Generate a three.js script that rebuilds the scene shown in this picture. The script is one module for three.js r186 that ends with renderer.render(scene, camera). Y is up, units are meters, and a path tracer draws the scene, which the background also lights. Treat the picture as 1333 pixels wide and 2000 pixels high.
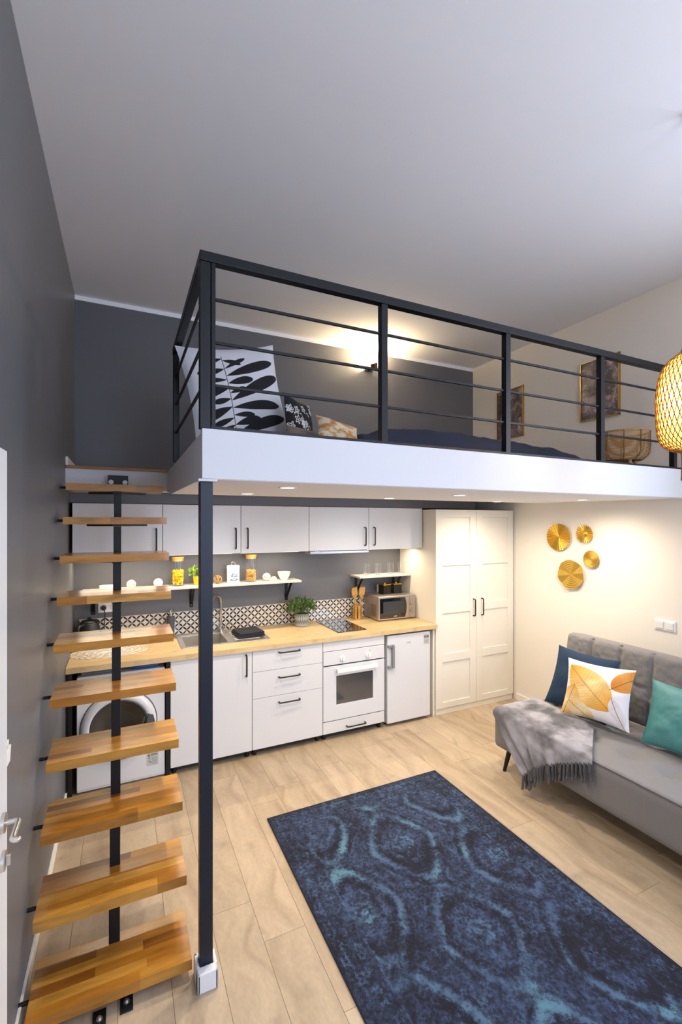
import * as THREE from 'three';
import { RoundedBoxGeometry } from 'three/addons/geometries/RoundedBoxGeometry.js';
import { mergeGeometries, mergeVertices } from 'three/addons/utils/BufferGeometryUtils.js';
import { RectAreaLightUniformsLib } from 'three/addons/lights/RectAreaLightUniformsLib.js';

// ---------------------------------------------------------------- camera, light, exposure
const scene = new THREE.Scene();
const renderer = new THREE.WebGLRenderer({ antialias: true });
renderer.toneMapping = THREE.LinearToneMapping;
renderer.toneMappingExposure = 1.0;
renderer.shadowMap.enabled = true;
RectAreaLightUniformsLib.init();
const FOCAL = 889, EYE = 1.85;
const camera = new THREE.PerspectiveCamera(2 * Math.atan(1000 / FOCAL) * 180 / Math.PI, 1333 / 2000, 0.05, 60);
camera.position.set(0, EYE, 0);
camera.rotation.set(0, -Math.atan((666.5 - 243) / FOCAL), 0);
camera.setViewOffset(1333, 2000, 0, -20, 1333, 2000);

// room extents (metres)
const XL = -0.355, XR = 3.70, ZB = -4.16, ZF = 2.6, H = 3.65, LOFT0 = 2.025, LOFT1 = 2.225, LOFTZ = -1.87, LOFTX = 0.28, LANDZ = -3.53;
scene.background = new THREE.Color(0.62, 0.74, 1.0).multiplyScalar(2.2);
const DAY = new THREE.Color(0.70, 0.81, 1.0);
const WIN_FRONT = { a0: 0.7, a1: 2.3, y0: 0.85, y1: 3.3 }, WIN_RIGHT = { a0: -0.75, a1: 0.85, y0: 0.85, y1: 3.3 };   // one in the front wall behind the camera (a = x), one in the right wall beyond the frame (a = z)
{
  const day = (w, k, at, to) => { const l = new THREE.RectAreaLight(DAY, k, w.a1 - w.a0, w.y1 - w.y0); l.position.set(...at); l.lookAt(...to); l.name = 'window_daylight'; scene.add(l); };
  const f = WIN_FRONT, r = WIN_RIGHT, fy = (f.y0 + f.y1) / 2, fx = (f.a0 + f.a1) / 2, rz = (r.a0 + r.a1) / 2;
  day(f, 6.2, [fx, fy, ZF - 0.02], [fx, fy, -5]);
  day(r, 6.0, [XR - 0.02, fy, rz], [-5, fy, rz]);
}
const WARM = new THREE.Color(1.0, 0.86, 0.68), LEDC = new THREE.Color(1.0, 0.84, 0.62), SCONCE = new THREE.Color(1.0, 0.76, 0.44);

// ---------------------------------------------------------------- helpers
let seed = 7;
const rnd = (a = 1, b) => { seed = (Math.imul(seed, 1664525) + 1013904223) >>> 0; const r = seed / 4294967296; return b === undefined ? r * a : a + r * (b - a); };
const pick = (list) => list[Math.floor(rnd() * list.length)];
const hash = (x, y, s) => { let h = Math.imul(x | 0, 374761393) + Math.imul(y | 0, 668265263) + Math.imul(s | 0, 2147483647); h = Math.imul(h ^ (h >>> 13), 1274126177); return ((h ^ (h >>> 16)) >>> 0) / 4294967296; };
const sm = (t) => t * t * (3 - 2 * t), mixn = (a, b, t) => a + (b - a) * t, clamp = (x, a, b) => Math.min(b, Math.max(a, x));
function noise(x, y, s = 0, px = 0, py = 0) {     // value noise, tiling with px, py when given
  const x0 = Math.floor(x), y0 = Math.floor(y), w = (v, p) => (p ? ((v % p) + p) % p : v);
  const a = hash(w(x0, px), w(y0, py), s), b = hash(w(x0 + 1, px), w(y0, py), s), c = hash(w(x0, px), w(y0 + 1, py), s), d = hash(w(x0 + 1, px), w(y0 + 1, py), s);
  return mixn(mixn(a, b, sm(x - x0)), mixn(c, d, sm(x - x0)), sm(y - y0));
}
const fbm = (x, y, s = 0, o = 4) => { let v = 0, a = 0.5, t = 0; for (let i = 0; i < o; i++) { v += a * noise(x, y, s + i); t += a; a *= 0.5; x *= 2.03; y *= 2.03; } return v / t; };
const taken = new Map();
function numbered(n) { const k = taken.get(n) ?? 0; taken.set(n, k + 1); return k ? n + '_' + String(k).padStart(3, '0') : n; }
function tag(o, label, category, group, kind) { o.userData.label = label; if (category) o.userData.category = category; if (group) o.userData.group = group; if (kind) o.userData.kind = kind; return o; }
function thing(name, label, category, pos = [0, 0, 0], turn = 0, group) { const o = new THREE.Group(); o.name = numbered(name); o.position.set(...pos); o.rotation.y = turn; scene.add(o); return tag(o, label, category, group); }
function struct(name) { const o = new THREE.Group(); o.name = name; o.userData.kind = 'structure'; scene.add(o); return o; }
function part(name, geo, m, parent = scene, pos, rot) {
  const o = new THREE.Mesh(geo, m); o.name = parent === scene ? numbered(name) : name; o.castShadow = o.receiveShadow = true;
  if (pos) o.position.set(...pos); if (rot) o.rotation.set(...rot); parent.add(o); return o;
}
function copyOf(root, pos, turn, label, group) { const r = root.clone(); r.name = numbered(root.name); scene.add(r); r.position.set(...pos); if (turn !== undefined) r.rotation.y = turn; r.userData = { ...root.userData }; if (label) r.userData.label = label; if (group) r.userData.group = group; return r; }
// geometry
function uvBox(g, along = 'x') {                  // uv in metres, u along the given axis where a face allows it
  const p = g.attributes.position, n = g.attributes.normal, uv = new Float32Array(p.count * 2), ax = { x: 0, y: 1, z: 2 }[along];
  for (let i = 0; i < p.count; i++) {
    const a = [Math.abs(n.getX(i)), Math.abs(n.getY(i)), Math.abs(n.getZ(i))], c = [p.getX(i), p.getY(i), p.getZ(i)], k = a.indexOf(Math.max(...a)), o = [0, 1, 2].filter((q) => q !== k);
    if (o[1] === ax) o.reverse();
    uv[2 * i] = c[o[0]]; uv[2 * i + 1] = c[o[1]];
  }
  g.setAttribute('uv', new THREE.BufferAttribute(uv, 2)); return g;
}
const box = (w, h, d, r = 0, along = 'x') => uvBox(r ? new RoundedBoxGeometry(w, h, d, 2, Math.min(r, w / 2.01, h / 2.01, d / 2.01)) : new THREE.BoxGeometry(w, h, d), along);
const span = (x0, x1, y0, y1, z0, z1, r = 0, along = 'x') => uvBox((r ? new RoundedBoxGeometry(x1 - x0, y1 - y0, z1 - z0, 2, Math.min(r, (x1 - x0) / 2.01, (y1 - y0) / 2.01, (z1 - z0) / 2.01)) : new THREE.BoxGeometry(x1 - x0, y1 - y0, z1 - z0)).translate((x0 + x1) / 2, (y0 + y1) / 2, (z0 + z1) / 2), along);
const cyl = (rt, rb, h, seg = 28) => new THREE.CylinderGeometry(rt, rb, h, seg);
const lathe = (pts, seg = 40) => new THREE.LatheGeometry(pts.map(([x, y]) => new THREE.Vector2(x, y)), seg);
const v3 = (a) => new THREE.Vector3(...a);
const tube = (pts, r, seg = 32, rs = 8, closed = false, tension = 0.5) => new THREE.TubeGeometry(new THREE.CatmullRomCurve3(pts.map(v3), closed, 'catmullrom', tension), seg, r, rs, closed);
function bentTube(pts, r, bend = 0.012, rs = 8) {  // straight runs with rounded bends
  const path = new THREE.CurvePath(), P = pts.map(v3); let from = P[0];
  for (let i = 1; i < P.length - 1; i++) {
    const a = P[i].clone().add(P[i - 1].clone().sub(P[i]).setLength(bend)), b = P[i].clone().add(P[i + 1].clone().sub(P[i]).setLength(bend));
    path.add(new THREE.LineCurve3(from, a)); path.add(new THREE.QuadraticBezierCurve3(a, P[i], b)); from = b;
  }
  path.add(new THREE.LineCurve3(from, P.at(-1)));
  const pts2 = []; for (const c of path.curves) { const n = c.isLineCurve3 ? 2 : 6; for (let i = 0; i < n; i++) pts2.push(c.getPoint(i / n)); } pts2.push(P.at(-1));
  const curve = new THREE.CatmullRomCurve3(pts2, false, 'centripetal');
  const g = new THREE.TubeGeometry(curve, pts2.length * 3, r, rs, false), caps = [P[0], P.at(-1)].map((q) => new THREE.SphereGeometry(r, 8, 6).translate(q.x, q.y, q.z));
  return merge([g, ...caps]);
}
function merge(list) {
  const out = list.map((g) => { const q = g.index ? g.toNonIndexed() : g.clone(); for (const k of Object.keys(q.attributes)) if (!['position', 'normal', 'uv'].includes(k)) q.deleteAttribute(k); if (!q.attributes.uv) q.setAttribute('uv', new THREE.BufferAttribute(new Float32Array(q.attributes.position.count * 2), 2)); q.morphAttributes = {}; return q; });
  return mergeGeometries(out, false);
}
function surface(nu, nv, f) {                      // grid surface from f(u, v) -> [x, y, z], uv 0..1
  const pos = [], uv = [], idx = [];
  for (let j = 0; j <= nv; j++) for (let i = 0; i <= nu; i++) { pos.push(...f(i / nu, j / nv)); uv.push(i / nu, j / nv); }
  for (let j = 0; j < nv; j++) for (let i = 0; i < nu; i++) { const a = j * (nu + 1) + i, b = a + 1, c = a + nu + 1, d = c + 1; idx.push(a, b, d, a, d, c); }
  const g = new THREE.BufferGeometry(); g.setAttribute('position', new THREE.Float32BufferAttribute(pos, 3)); g.setAttribute('uv', new THREE.Float32BufferAttribute(uv, 2)); g.setIndex(idx); g.computeVertexNormals(); return g;
}
function roundedShape(w, h, r) { const s = new THREE.Shape(), x = w / 2, y = h / 2; s.moveTo(-x + r, -y); s.lineTo(x - r, -y); s.absarc(x - r, -y + r, r, -Math.PI / 2, 0); s.lineTo(x, y - r); s.absarc(x - r, y - r, r, 0, Math.PI / 2); s.lineTo(-x + r, y); s.absarc(-x + r, y - r, r, Math.PI / 2, Math.PI); s.lineTo(-x, -y + r); s.absarc(-x + r, -y + r, r, Math.PI, Math.PI * 1.5); return s; }
const extrude = (shape, depth, bevel = 0, seg = 12) => new THREE.ExtrudeGeometry(shape, { depth, bevelEnabled: bevel > 0, bevelSize: bevel, bevelThickness: bevel, bevelSegments: 2, curveSegments: seg });
const poly = (pts) => new THREE.Shape(pts.map(([x, y]) => new THREE.Vector2(x, y)));

// ---------------------------------------------------------------- textures
function dataTex(w, h, f, srgb = true) {
  const d = new Uint8Array(w * h * 4);
  for (let y = 0; y < h; y++) for (let x = 0; x < w; x++) { const c = f(x / w, y / h), o = (y * w + x) * 4; for (let k = 0; k < 3; k++) d[o + k] = clamp(c.length ? c[k] : c, 0, 1) * 255; d[o + 3] = 255; }
  const t = new THREE.DataTexture(d, w, h); t.magFilter = THREE.LinearFilter; t.minFilter = THREE.LinearMipmapLinearFilter; t.wrapS = t.wrapT = THREE.RepeatWrapping; if (srgb) t.colorSpace = THREE.SRGBColorSpace; t.needsUpdate = true; return t;
}
function canvasTex(w, h, draw) { const c = document.createElement('canvas'); c.width = w; c.height = h; draw(c.getContext('2d'), w, h); const t = new THREE.CanvasTexture(c); t.colorSpace = THREE.SRGBColorSpace; return t; }
const scaled = (t, rx, ry, ox = 0, oy = 0) => { const q = t.clone(); q.repeat.set(rx, ry); q.offset.set(ox, oy); q.needsUpdate = true; return q; };
// wood grain: u runs along the board; one tile is 1 m by 0.25 m
const grainTex = dataTex(1024, 256, (u, v) => {
  const wob = 0.35 * noise(u * 6, v * 4, 3, 6, 4), a = noise(u * 4, v * 60 + wob * 8, 1, 4, 0), b = noise(u * 24, v * 120, 2, 24, 120), c = noise(u * 8, v * 24 + wob * 3, 5, 8, 24);
  const g = 0.80 + 0.14 * a + 0.08 * b - 0.16 * Math.pow(c, 3);
  return [g, g * 0.985, g * 0.96];
});
const oakTex = dataTex(1024, 256, (u, v) => {
  const wob = noise(u * 5, v * 3, 13, 5, 3), a = noise(u * 7, v * 40 + wob * 5, 11, 7, 0), b = noise(u * 60, v * 128, 12, 60, 128), c = Math.pow(noise(u * 2, v * 18 + wob * 2, 15, 2, 18), 3), k = Math.pow(noise(u * 12, v * 8, 17, 12, 8), 12);
  const g = 0.90 + 0.07 * a + 0.05 * b - 0.12 * c - 0.10 * k;
  return [g, g * (0.985 - 0.02 * c), g * (0.965 - 0.04 * c)];
});
const weaveTex = dataTex(256, 256, (u, v) => 0.5 + 0.25 * Math.sin(u * Math.PI * 128) * Math.sin(v * Math.PI * 128) + 0.25 * (noise(u * 90, v * 90, 21, 90, 90) - 0.5), false);
const mottleTex = dataTex(256, 256, (u, v) => 0.86 + 0.14 * (0.55 * noise(u * 8, v * 8, 31, 8, 8) + 0.3 * noise(u * 32, v * 32, 32, 32, 32) + 0.15 * noise(u * 128, v * 128, 33, 128, 128)));
const plasterTex = dataTex(512, 512, (u, v) => 0.5 + 0.5 * (0.5 * noise(u * 60, v * 60, 41, 60, 60) + 0.5 * noise(u * 16, v * 16, 42, 16, 16) - 0.5), false);

// ---------------------------------------------------------------- materials
const M = (o) => new THREE.MeshPhysicalMaterial(o), S = (o) => new THREE.MeshStandardMaterial(o);
const hex = (h) => new THREE.Color(h);
const wallPlaster = { bumpMap: plasterTex, bumpScale: 0.0006 };
const mDark = S({ color: hex('#646468'), roughness: 0.42, ...wallPlaster });

const mWhiteWall = S({ color: hex('#ece6dc'), roughness: 0.85, ...wallPlaster });
const mCeil = S({ color: hex('#f0eff2'), roughness: 0.9, ...wallPlaster });
const mLoft = S({ color: hex('#d8d9de'), roughness: 0.7, ...wallPlaster });
const mTrim = S({ color: hex('#efece6'), roughness: 0.45 });
const mCab = M({ color: hex('#d8d8da'), roughness: 0.32, clearcoat: 0.25, clearcoatRoughness: 0.25 });
const mCabBody = S({ color: hex('#d9d9da'), roughness: 0.5 });
const mWard = S({ color: hex('#e8e3d8'), roughness: 0.5 });
const mBlack = S({ color: hex('#17171a'), roughness: 0.45, metalness: 0.3 });
const mSteelBlack = S({ color: hex('#111319'), roughness: 0.45, metalness: 0.3 });
const mColumn = S({ color: hex('#151c2b'), roughness: 0.42, metalness: 0.3 });
const mHandle = S({ color: hex('#141416'), roughness: 0.4, metalness: 0.4 });
const mHood = S({ color: hex('#9c9ea3'), roughness: 0.25, metalness: 1 });
const mChrome = S({ color: hex('#d8d8da'), roughness: 0.12, metalness: 1 });
const mSteel = S({ color: hex('#d2cec8'), roughness: 0.3, metalness: 0.9 });
const mAppl = M({ color: hex('#d8d9dd'), roughness: 0.3, clearcoat: 0.3 });
const mPlasticW = S({ color: hex('#f0efec'), roughness: 0.4 });
const mGlass = M({ color: 0xffffff, roughness: 0.02, transmission: 1, thickness: 0, ior: 1.45 });
const mDarkGlass = M({ color: hex('#0b0b0d'), roughness: 0.06, clearcoat: 1, clearcoatRoughness: 0.03 });
const mGap = S({ color: hex('#3a3632'), roughness: 0.9 });
const woodMat = (c, o = {}) => M({ color: hex(c), map: grainTex, bumpMap: grainTex, bumpScale: 0.0003, roughness: 0.4, ...o });
const treadMats = ['#cb9038', '#c58831', '#b57827', '#d6a049', '#8f571b', '#bd7f2d', '#d2983f'].map((c) => woodMat(c, { roughness: 0.28, clearcoat: 0.6, clearcoatRoughness: 0.18 }));
const plankMats = ['#bcaa92', '#b6a38a', '#c2b099', '#b8a68e', '#bfac94'].map((c) => M({ color: hex(c), map: oakTex, roughness: 0.42, bumpMap: oakTex, bumpScale: 0.0003 }));
const mCounter = woodMat('#dcc294', { map: oakTex, roughness: 0.38 });
const mShelf = S({ color: hex('#e9e4d8'), map: mottleTex, roughness: 0.5 });
const mGold = S({ color: hex('#d9a93f'), roughness: 0.3, metalness: 1 });
const mBamboo = woodMat('#d3a052', { roughness: 0.45 });
const mBrass = S({ color: hex('#c8a257'), roughness: 0.3, metalness: 1 });

// ---------------------------------------------------------------- the room
{
  const floor = struct('floor');
  part('slab', span(XL - 0.15, XR + 0.15, -0.2, -0.012, ZB - 0.15, ZF + 0.15), mGap, floor);
  const W = 0.193, x0 = 0.557 - 5 * W, len = 1.38, starts = {};
  for (let k = 0; ; k++) {
    const a = Math.max(XL, x0 + k * W), b = Math.min(XR, x0 + (k + 1) * W); if (a >= XR - 0.005) break;
    let z = k === 5 ? -1.957 : k === 6 ? -1.545 : -1.957 + ((k * 0.457) % 1) * len;
    z -= Math.ceil((z - ZB) / len) * len;
    for (; z < ZF; z += len) {
      const c = Math.max(z, ZB), d = Math.min(z + len, ZF); if (d - c < 0.02) continue;
      const g = span(a + 0.0007, b - 0.0007, -0.012, 0, c + 0.0007, d - 0.0007, 0, 'z'), uv = g.attributes.uv, du = rnd(9), dv = rnd(9);
      for (let i = 0; i < uv.count; i++) uv.setXY(i, uv.getX(i) + du, uv.getY(i) + dv);
      part('plank', g, plankMats[(k * 3 + Math.floor(rnd(5))) % 5], floor);
    }
  }
}
const wallBox = (name, geo, m) => { const o = part(name, uvBox(geo), m); o.userData.kind = 'structure'; return o; };
wallBox('wall_left', span(XL - 0.15, XL, 0, H, ZB - 0.15, ZF + 0.15), mDark);
wallBox('wall_back', span(XL, XR, 0, H - 0.035, ZB - 0.15, ZB), mDark);
{ const w = WIN_RIGHT; wallBox('wall_right', merge([span(XR, XR + 0.15, 0, H, ZB - 0.15, w.a0), span(XR, XR + 0.15, 0, H, w.a1, ZF + 0.15), span(XR, XR + 0.15, 0, w.y0, w.a0, w.a1), span(XR, XR + 0.15, w.y1, H, w.a0, w.a1)]), mWhiteWall); }
wallBox('ceiling', span(XL - 0.15, XR + 0.15, H, H + 0.15, ZB - 0.15, ZF + 0.15), mCeil);
wallBox('trim_1', span(XL, XR, H - 0.035, H, ZB - 0.15, ZB), mCeil);
{ // front wall, behind the camera, and the two windows
  const f = WIN_FRONT;
  wallBox('wall_front', merge([span(XL, f.a0, 0, H, ZF, ZF + 0.15), span(f.a1, XR, 0, H, ZF, ZF + 0.15), span(f.a0, f.a1, 0, f.y0, ZF, ZF + 0.15), span(f.a0, f.a1, f.y1, H, ZF, ZF + 0.15)]), mWhiteWall);
  [[WIN_FRONT, (g) => g.position.set(0, 0, ZF)], [WIN_RIGHT, (g) => { g.position.set(XR, 0, 0); g.rotation.y = Math.PI / 2; }]].forEach(([w, put], i) => {
    const g = struct('window_' + (i + 1)), s = i ? -1 : 1, x0 = Math.min(s * w.a0, s * w.a1), x1 = Math.max(s * w.a0, s * w.a1), m = (x0 + x1) / 2; put(g);
    const z = (a, b, c, d) => span(a, b, c, d, 0.05, 0.11);
    part('window_frame', merge([z(x0, x0 + 0.06, w.y0, w.y1), z(x1 - 0.06, x1, w.y0, w.y1), z(m - 0.045, m + 0.045, w.y0, w.y1), z(x0, x1, w.y0, w.y0 + 0.06), z(x0, x1, w.y1 - 0.06, w.y1)]), mTrim, g);
    part('pane', span(x0 + 0.06, m - 0.045, w.y0 + 0.06, w.y1 - 0.06, 0.078, 0.082), mGlass, g);
    part('pane', span(m + 0.045, x1 - 0.06, w.y0 + 0.06, w.y1 - 0.06, 0.078, 0.082), mGlass, g);
  });
}
wallBox('baseboard_left', span(XL, XL + 0.012, 0, 0.06, -3.5, -1.62, 0.003), mTrim);
wallBox('baseboard_right', span(XR - 0.014, XR, 0, 0.07, -3.5, ZF, 0.003), mTrim);
const under = (z) => (z > -3.2 ? LOFT0 + 0.011 * (LOFTZ - z) : z > LANDZ ? mixn(LOFT0 + 0.0146, LOFT0 + 0.05, (-3.2 - z) / (-3.2 - LANDZ)) : LOFT0 + 0.05 + 0.012 * (LANDZ - z) / (LANDZ - ZB));   // the plasterboard under the loft rises a little towards the back
{ // loft platform: an L of slab, with the stair opening beside the left wall
  const g = struct('loft_platform');
  part('slab', (() => { const g = merge([span(LOFTX, XR, LOFT0, LOFT1 - 0.014, -3.2, LOFTZ), span(LOFTX, XR, LOFT0, LOFT1 - 0.014, LANDZ, -3.2), span(XL, XR, LOFT0, LOFT1 - 0.014, ZB, LANDZ)]), p = g.attributes.position; for (let i = 0; i < p.count; i++) if (p.getY(i) < LOFT0 + 0.01) p.setY(i, under(p.getZ(i))); g.computeVertexNormals(); return g; })(), mLoft, g);
  { const q = merge([span(LOFTX + 0.001, XR, 0, 0.002, -3.2, LOFTZ - 0.013), span(LOFTX + 0.001, XR, 0, 0.002, LANDZ, -3.2), span(XL, XR, 0, 0.002, ZB, LANDZ)]), p = q.attributes.position; for (let i = 0; i < p.count; i++) p.setY(i, under(p.getZ(i)) - 0.0022 + p.getY(i)); q.computeVertexNormals(); part('soffit_board', q, mCeil, g); }
  const wf = woodMat('#b07a3e', { roughness: 0.4 });
  part('landing_board', span(XL + 0.002, LOFTX - 0.002, LOFT1 - 0.014, LOFT1 + 0.006, ZB + 0.016, LANDZ + 0.012, 0.004), wf, g);
  for (let k = 0; k < 12; k++) { const z0 = ZB + k * 0.19 + 0.001, z1 = Math.min(z0 + 0.188, LOFTZ - 0.05); if (z1 > z0) part('plank', span(LOFTX + 0.01, XR - 0.001, LOFT1 - 0.014, LOFT1 - 0.001, z0, z1), plankMats[k % 5], g); }
  part('edge_strip', span(LOFTX, XR - 0.001, LOFT1 - 0.014, LOFT1 - 0.001, LOFTZ - 0.048, LOFTZ), mLoft, g);
}
wallBox('trim_2', span(XL, 3.39, 1.991, under(-3.78) - 0.0035, ZB, -3.78), mDark);   // boxed-in bulkhead over the wall cabinets
wallBox('baseboard_loft_back', span(XL + 0.014, LOFTX, LOFT1 + 0.007, LOFT1 + 0.05, ZB, ZB + 0.014, 0.003), mTrim);
wallBox('baseboard_loft_left', span(XL, XL + 0.014, LOFT1 + 0.007, LOFT1 + 0.065, ZB, LANDZ, 0.003), mTrim);

// ---------------------------------------------------------------- steel column and railing
{
  const t = thing('steel_column', 'blue-black square steel column carrying the corner of the loft', 'column', [0.298, 0, -1.905]);
  part('shaft', box(0.05, LOFT0 - 0.012, 0.05, 0.003).translate(0, (LOFT0 - 0.012) / 2, 0), mColumn, t);
  const plug = S({ color: hex('#dcdde2'), roughness: 0.55, bumpMap: plasterTex, bumpScale: 0.002 });
  const w = 0.041, h = 0.078, cl = (x0, x1, z0, z1) => span(x0, x1, 0, h, z0, z1, 0.006);
  tag(part('base_collar', merge([cl(-w, w, 0.0255, 0.062), cl(-w, w, -0.045, -0.0255), cl(-w, -0.0255, -0.045, 0.062), cl(0.0255, w, -0.045, 0.062)]), plug, t), 'white plastered collar at the foot');
  tag(part('top_plate', box(0.075, 0.011, 0.07, 0.003).translate(0.004, LOFT0 - 0.006, 0), mLoft, t), 'white top plate');
}
{
  const t = thing('loft_railing', 'black steel railing with thin horizontal bars along the loft edge', 'railing');
  const yT = 2.935, z = LOFTZ - 0.022, x0 = LOFTX + 0.003, y0 = LOFT1, zE = -3.0, xE = XR - 0.002;
  part('handrail', span(x0 - 0.012, xE, yT - 0.04, yT, z - 0.02, z + 0.02, 0.003), mSteelBlack, t);
  part('handrail', span(x0 - 0.012, x0 + 0.028, yT - 0.04, yT, zE - 0.02, z - 0.021, 0.003), mSteelBlack, t);
  part('bottom_rail', span(x0 + 0.03, xE, y0, y0 + 0.012, z - 0.02, z + 0.02), mSteelBlack, t);
  const post = (px, pz, w = 0.036) => part('post', span(px - w / 2, px + w / 2, y0, yT - 0.041, pz - 0.018, pz + 0.018, 0.003), mSteelBlack, t);
  post(x0 + 0.009, z, 0.042); post(x0 + 0.041, z, 0.018);
  for (const px of [1.125, 1.92, 2.72, 3.5]) post(px, z);
  post(x0 + 0.008, zE, 0.036);
  for (const y of [2.405, 2.58, 2.755]) {
    part('bar', span(x0 + 0.051, xE, y - 0.006, y + 0.006, z - 0.006, z + 0.006, 0.002), mSteelBlack, t);
    part('bar', span(x0 + 0.002, x0 + 0.014, y - 0.006, y + 0.006, zE + 0.019, z - 0.019, 0.002), mSteelBlack, t);
  }
}
// ---------------------------------------------------------------- staircase
{
  const t = thing('staircase', 'steep open staircase of honey wood treads on a black steel spine', 'staircase');
  const T = [[0.080, -1.925], [0.305, -2.09], [0.548, -2.235], [0.775, -2.385], [1.018, -2.502], [1.247, -2.618], [1.459, -2.748], [1.668, -2.868], [1.880, -3.005], [2.085, -3.155]];
  const xl = -0.315, xr = 0.236, D = 0.262, th = 0.042, cx = -0.038;
  T.forEach(([y, zf], k) => {
    const tr = new THREE.Group(); tr.name = 'tread'; tr.position.set(0, y, zf); t.add(tr);
    const xr2 = k === 9 ? xr - 0.01 : xr + 0.012 * (1 - k / 9), rows = 6, rw = D / rows, x0 = xl - 0.004 * (k < 2 ? 1 : 0);
    for (let r = 0; r < rows; r++) {
      const cuts = [x0]; let x = x0 + rnd(0.12, 0.5); while (x < xr2 - 0.08) { cuts.push(x); x += rnd(0.2, 0.48); } cuts.push(xr2);
      for (let c = 0; c < cuts.length - 1; c++) {
        const g = span(cuts[c], cuts[c + 1], -th, 0, -(r + 1) * rw, -r * rw), uv = g.attributes.uv, du = rnd(7), dv = rnd(7);
        for (let i = 0; i < uv.count; i++) uv.setXY(i, uv.getX(i) + du, uv.getY(i) + dv);
        part('stave', g, pick(treadMats), tr);
      }
    }
    // bracket under the tread: two arms swept forward, and a wall pin
    const arm = (s) => { const g = box(0.175, 0.012, 0.035).translate(s * 0.0875, 0, 0); g.rotateY(s * -0.35 * -1); return g; };
    part('bracket', merge([arm(1), arm(-1), box(0.05, 0.012, 0.16).translate(0, 0, 0)]), mBlack, t, [cx, y - th - 0.0065, zf - 0.13]);
    part('wall_pin', cyl(0.008, 0.008, 0.036, 12).rotateZ(Math.PI / 2), mBlack, t, [XL + 0.0195, y - th / 2, zf - 0.11]);
    // spine: upright tube from the tread below to this one, with its horizontal seat
    const zs = zf - 0.07, yb = k ? T[k - 1][0] : 0.0;
    part('spine_tube', span(cx - 0.021, cx + 0.021, yb + (k ? 0.0005 : 0), y - th - 0.0135, zs - 0.021, zs + 0.021, 0.002), mSteelBlack, t);
  });
  // floor plates with bolts at the foot, bolted bracket at the head
  for (const s of [-1, 1]) {
    const p = part('floor_plate', box(0.045, 0.006, 0.075, 0.001), mBlack, t, [cx + s * 0.046, 0.0035, -1.93 + (s < 0 ? 0.02 : -0.005)]);
    part('bolt', merge([cyl(0.011, 0.011, 0.003, 20).translate(0, 0.0045, 0), cyl(0.006, 0.006, 0.008, 6).translate(0, 0.009, 0)]), mSteel, p);
  }
  const head = part('head_bracket', span(-0.062, 0.062, 0, 0.062, -0.28, 0), mBlack, t, [cx, 2.0855, LANDZ + 0.28 + 0.001]);
  head.geometry = span(-0.062, 0.062, 0, 0.078, -0.05, 0, 0.002); head.position.z = LANDZ + 0.135;
  for (const s of [-1, 1]) part('bolt', merge([new THREE.TorusGeometry(0.011, 0.005, 10, 24), cyl(0.007, 0.007, 0.01, 6).rotateX(Math.PI / 2)]), mPlasticW, head, [s * 0.042, 0.031, 0.004]);
  part('head_arm', span(cx - 0.02, cx + 0.02, 2.0855, 2.115, LANDZ + 0.002, LANDZ + 0.084), mBlack, t);
}
// ---------------------------------------------------------------- door and switches
{
  const d = struct('door_1');
  const mDoor = S({ color: hex('#efedea'), roughness: 0.35 });
  part('leaf', span(XL + 0.012, XL + 0.05, 0.01, 2.055, -1.60, -0.75, 0.003), mDoor, d);
  part('casing', merge([span(XL, XL + 0.012, 0, 2.12, -0.75, -0.67), span(XL, XL + 0.0119, 0, 2.06, -1.58, -0.751)]), mTrim, d);
  const hx = XL + 0.0505, hz = -1.535, hy = 1.02;
  part('rosette', cyl(0.026, 0.026, 0.008, 28).rotateZ(Math.PI / 2), mSteel, d, [hx + 0.004, hy, hz]);
  part('rosette', cyl(0.026, 0.026, 0.008, 28).rotateZ(Math.PI / 2), mSteel, d, [hx + 0.004, hy - 0.105, hz]);
  part('handle', bentTube([[0.008, 0, 0], [0.038, 0, 0], [0.038, -0.004, 0.085], [0.052, -0.004, 0.087]], 0.0075, 0.01, 12), mSteel, d, [hx, hy, hz]);
  part('thumb_turn', box(0.012, 0.03, 0.006, 0.002), mSteel, d, [hx + 0.014, hy - 0.105, hz]);
}
function switchPlate(label, pos, rotY, gangs, kindName = 'light_switch', category = 'switch') {
  const t = thing(kindName, label, category, pos, rotY);
  const w = 0.081 + (gangs - 1) * 0.071;
  part('cover_plate', box(w, 0.081, 0.009, 0.003).translate(0, 0, 0.0045), mPlasticW, t);
  for (let i = 0; i < gangs; i++) part('rocker', box(0.055, 0.055, 0.007, 0.002).rotateX(0.05), mPlasticW, t, [(i - (gangs - 1) / 2) * 0.071, 0, 0.0125]);
  return t;
}
switchPlate('white double light switch on the cream wall above the grey sofa', [XR, 1.07, -2.055], -Math.PI / 2, 2);
switchPlate('white light switch on the dark grey wall beside the door', [XL, 1.09, -1.80], Math.PI / 2, 1);
function socket(label, pos, gangs) {
  const t = thing('power_socket', label, 'socket', pos), w = 0.081 + (gangs - 1) * 0.071;
  part('cover_plate', box(w, 0.081, 0.009, 0.003).translate(0, 0, 0.0045), mPlasticW, t);
  for (let i = 0; i < gangs; i++) part('outlet', merge([new THREE.TorusGeometry(0.021, 0.003, 8, 28).translate(0, 0, 0.009), cyl(0.0205, 0.0205, 0.002, 24).rotateX(Math.PI / 2).translate(0, 0, 0.009)]), mCabBody, t, [(i - (gangs - 1) / 2) * 0.071, 0, 0.001]);
  return t;
}

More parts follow.
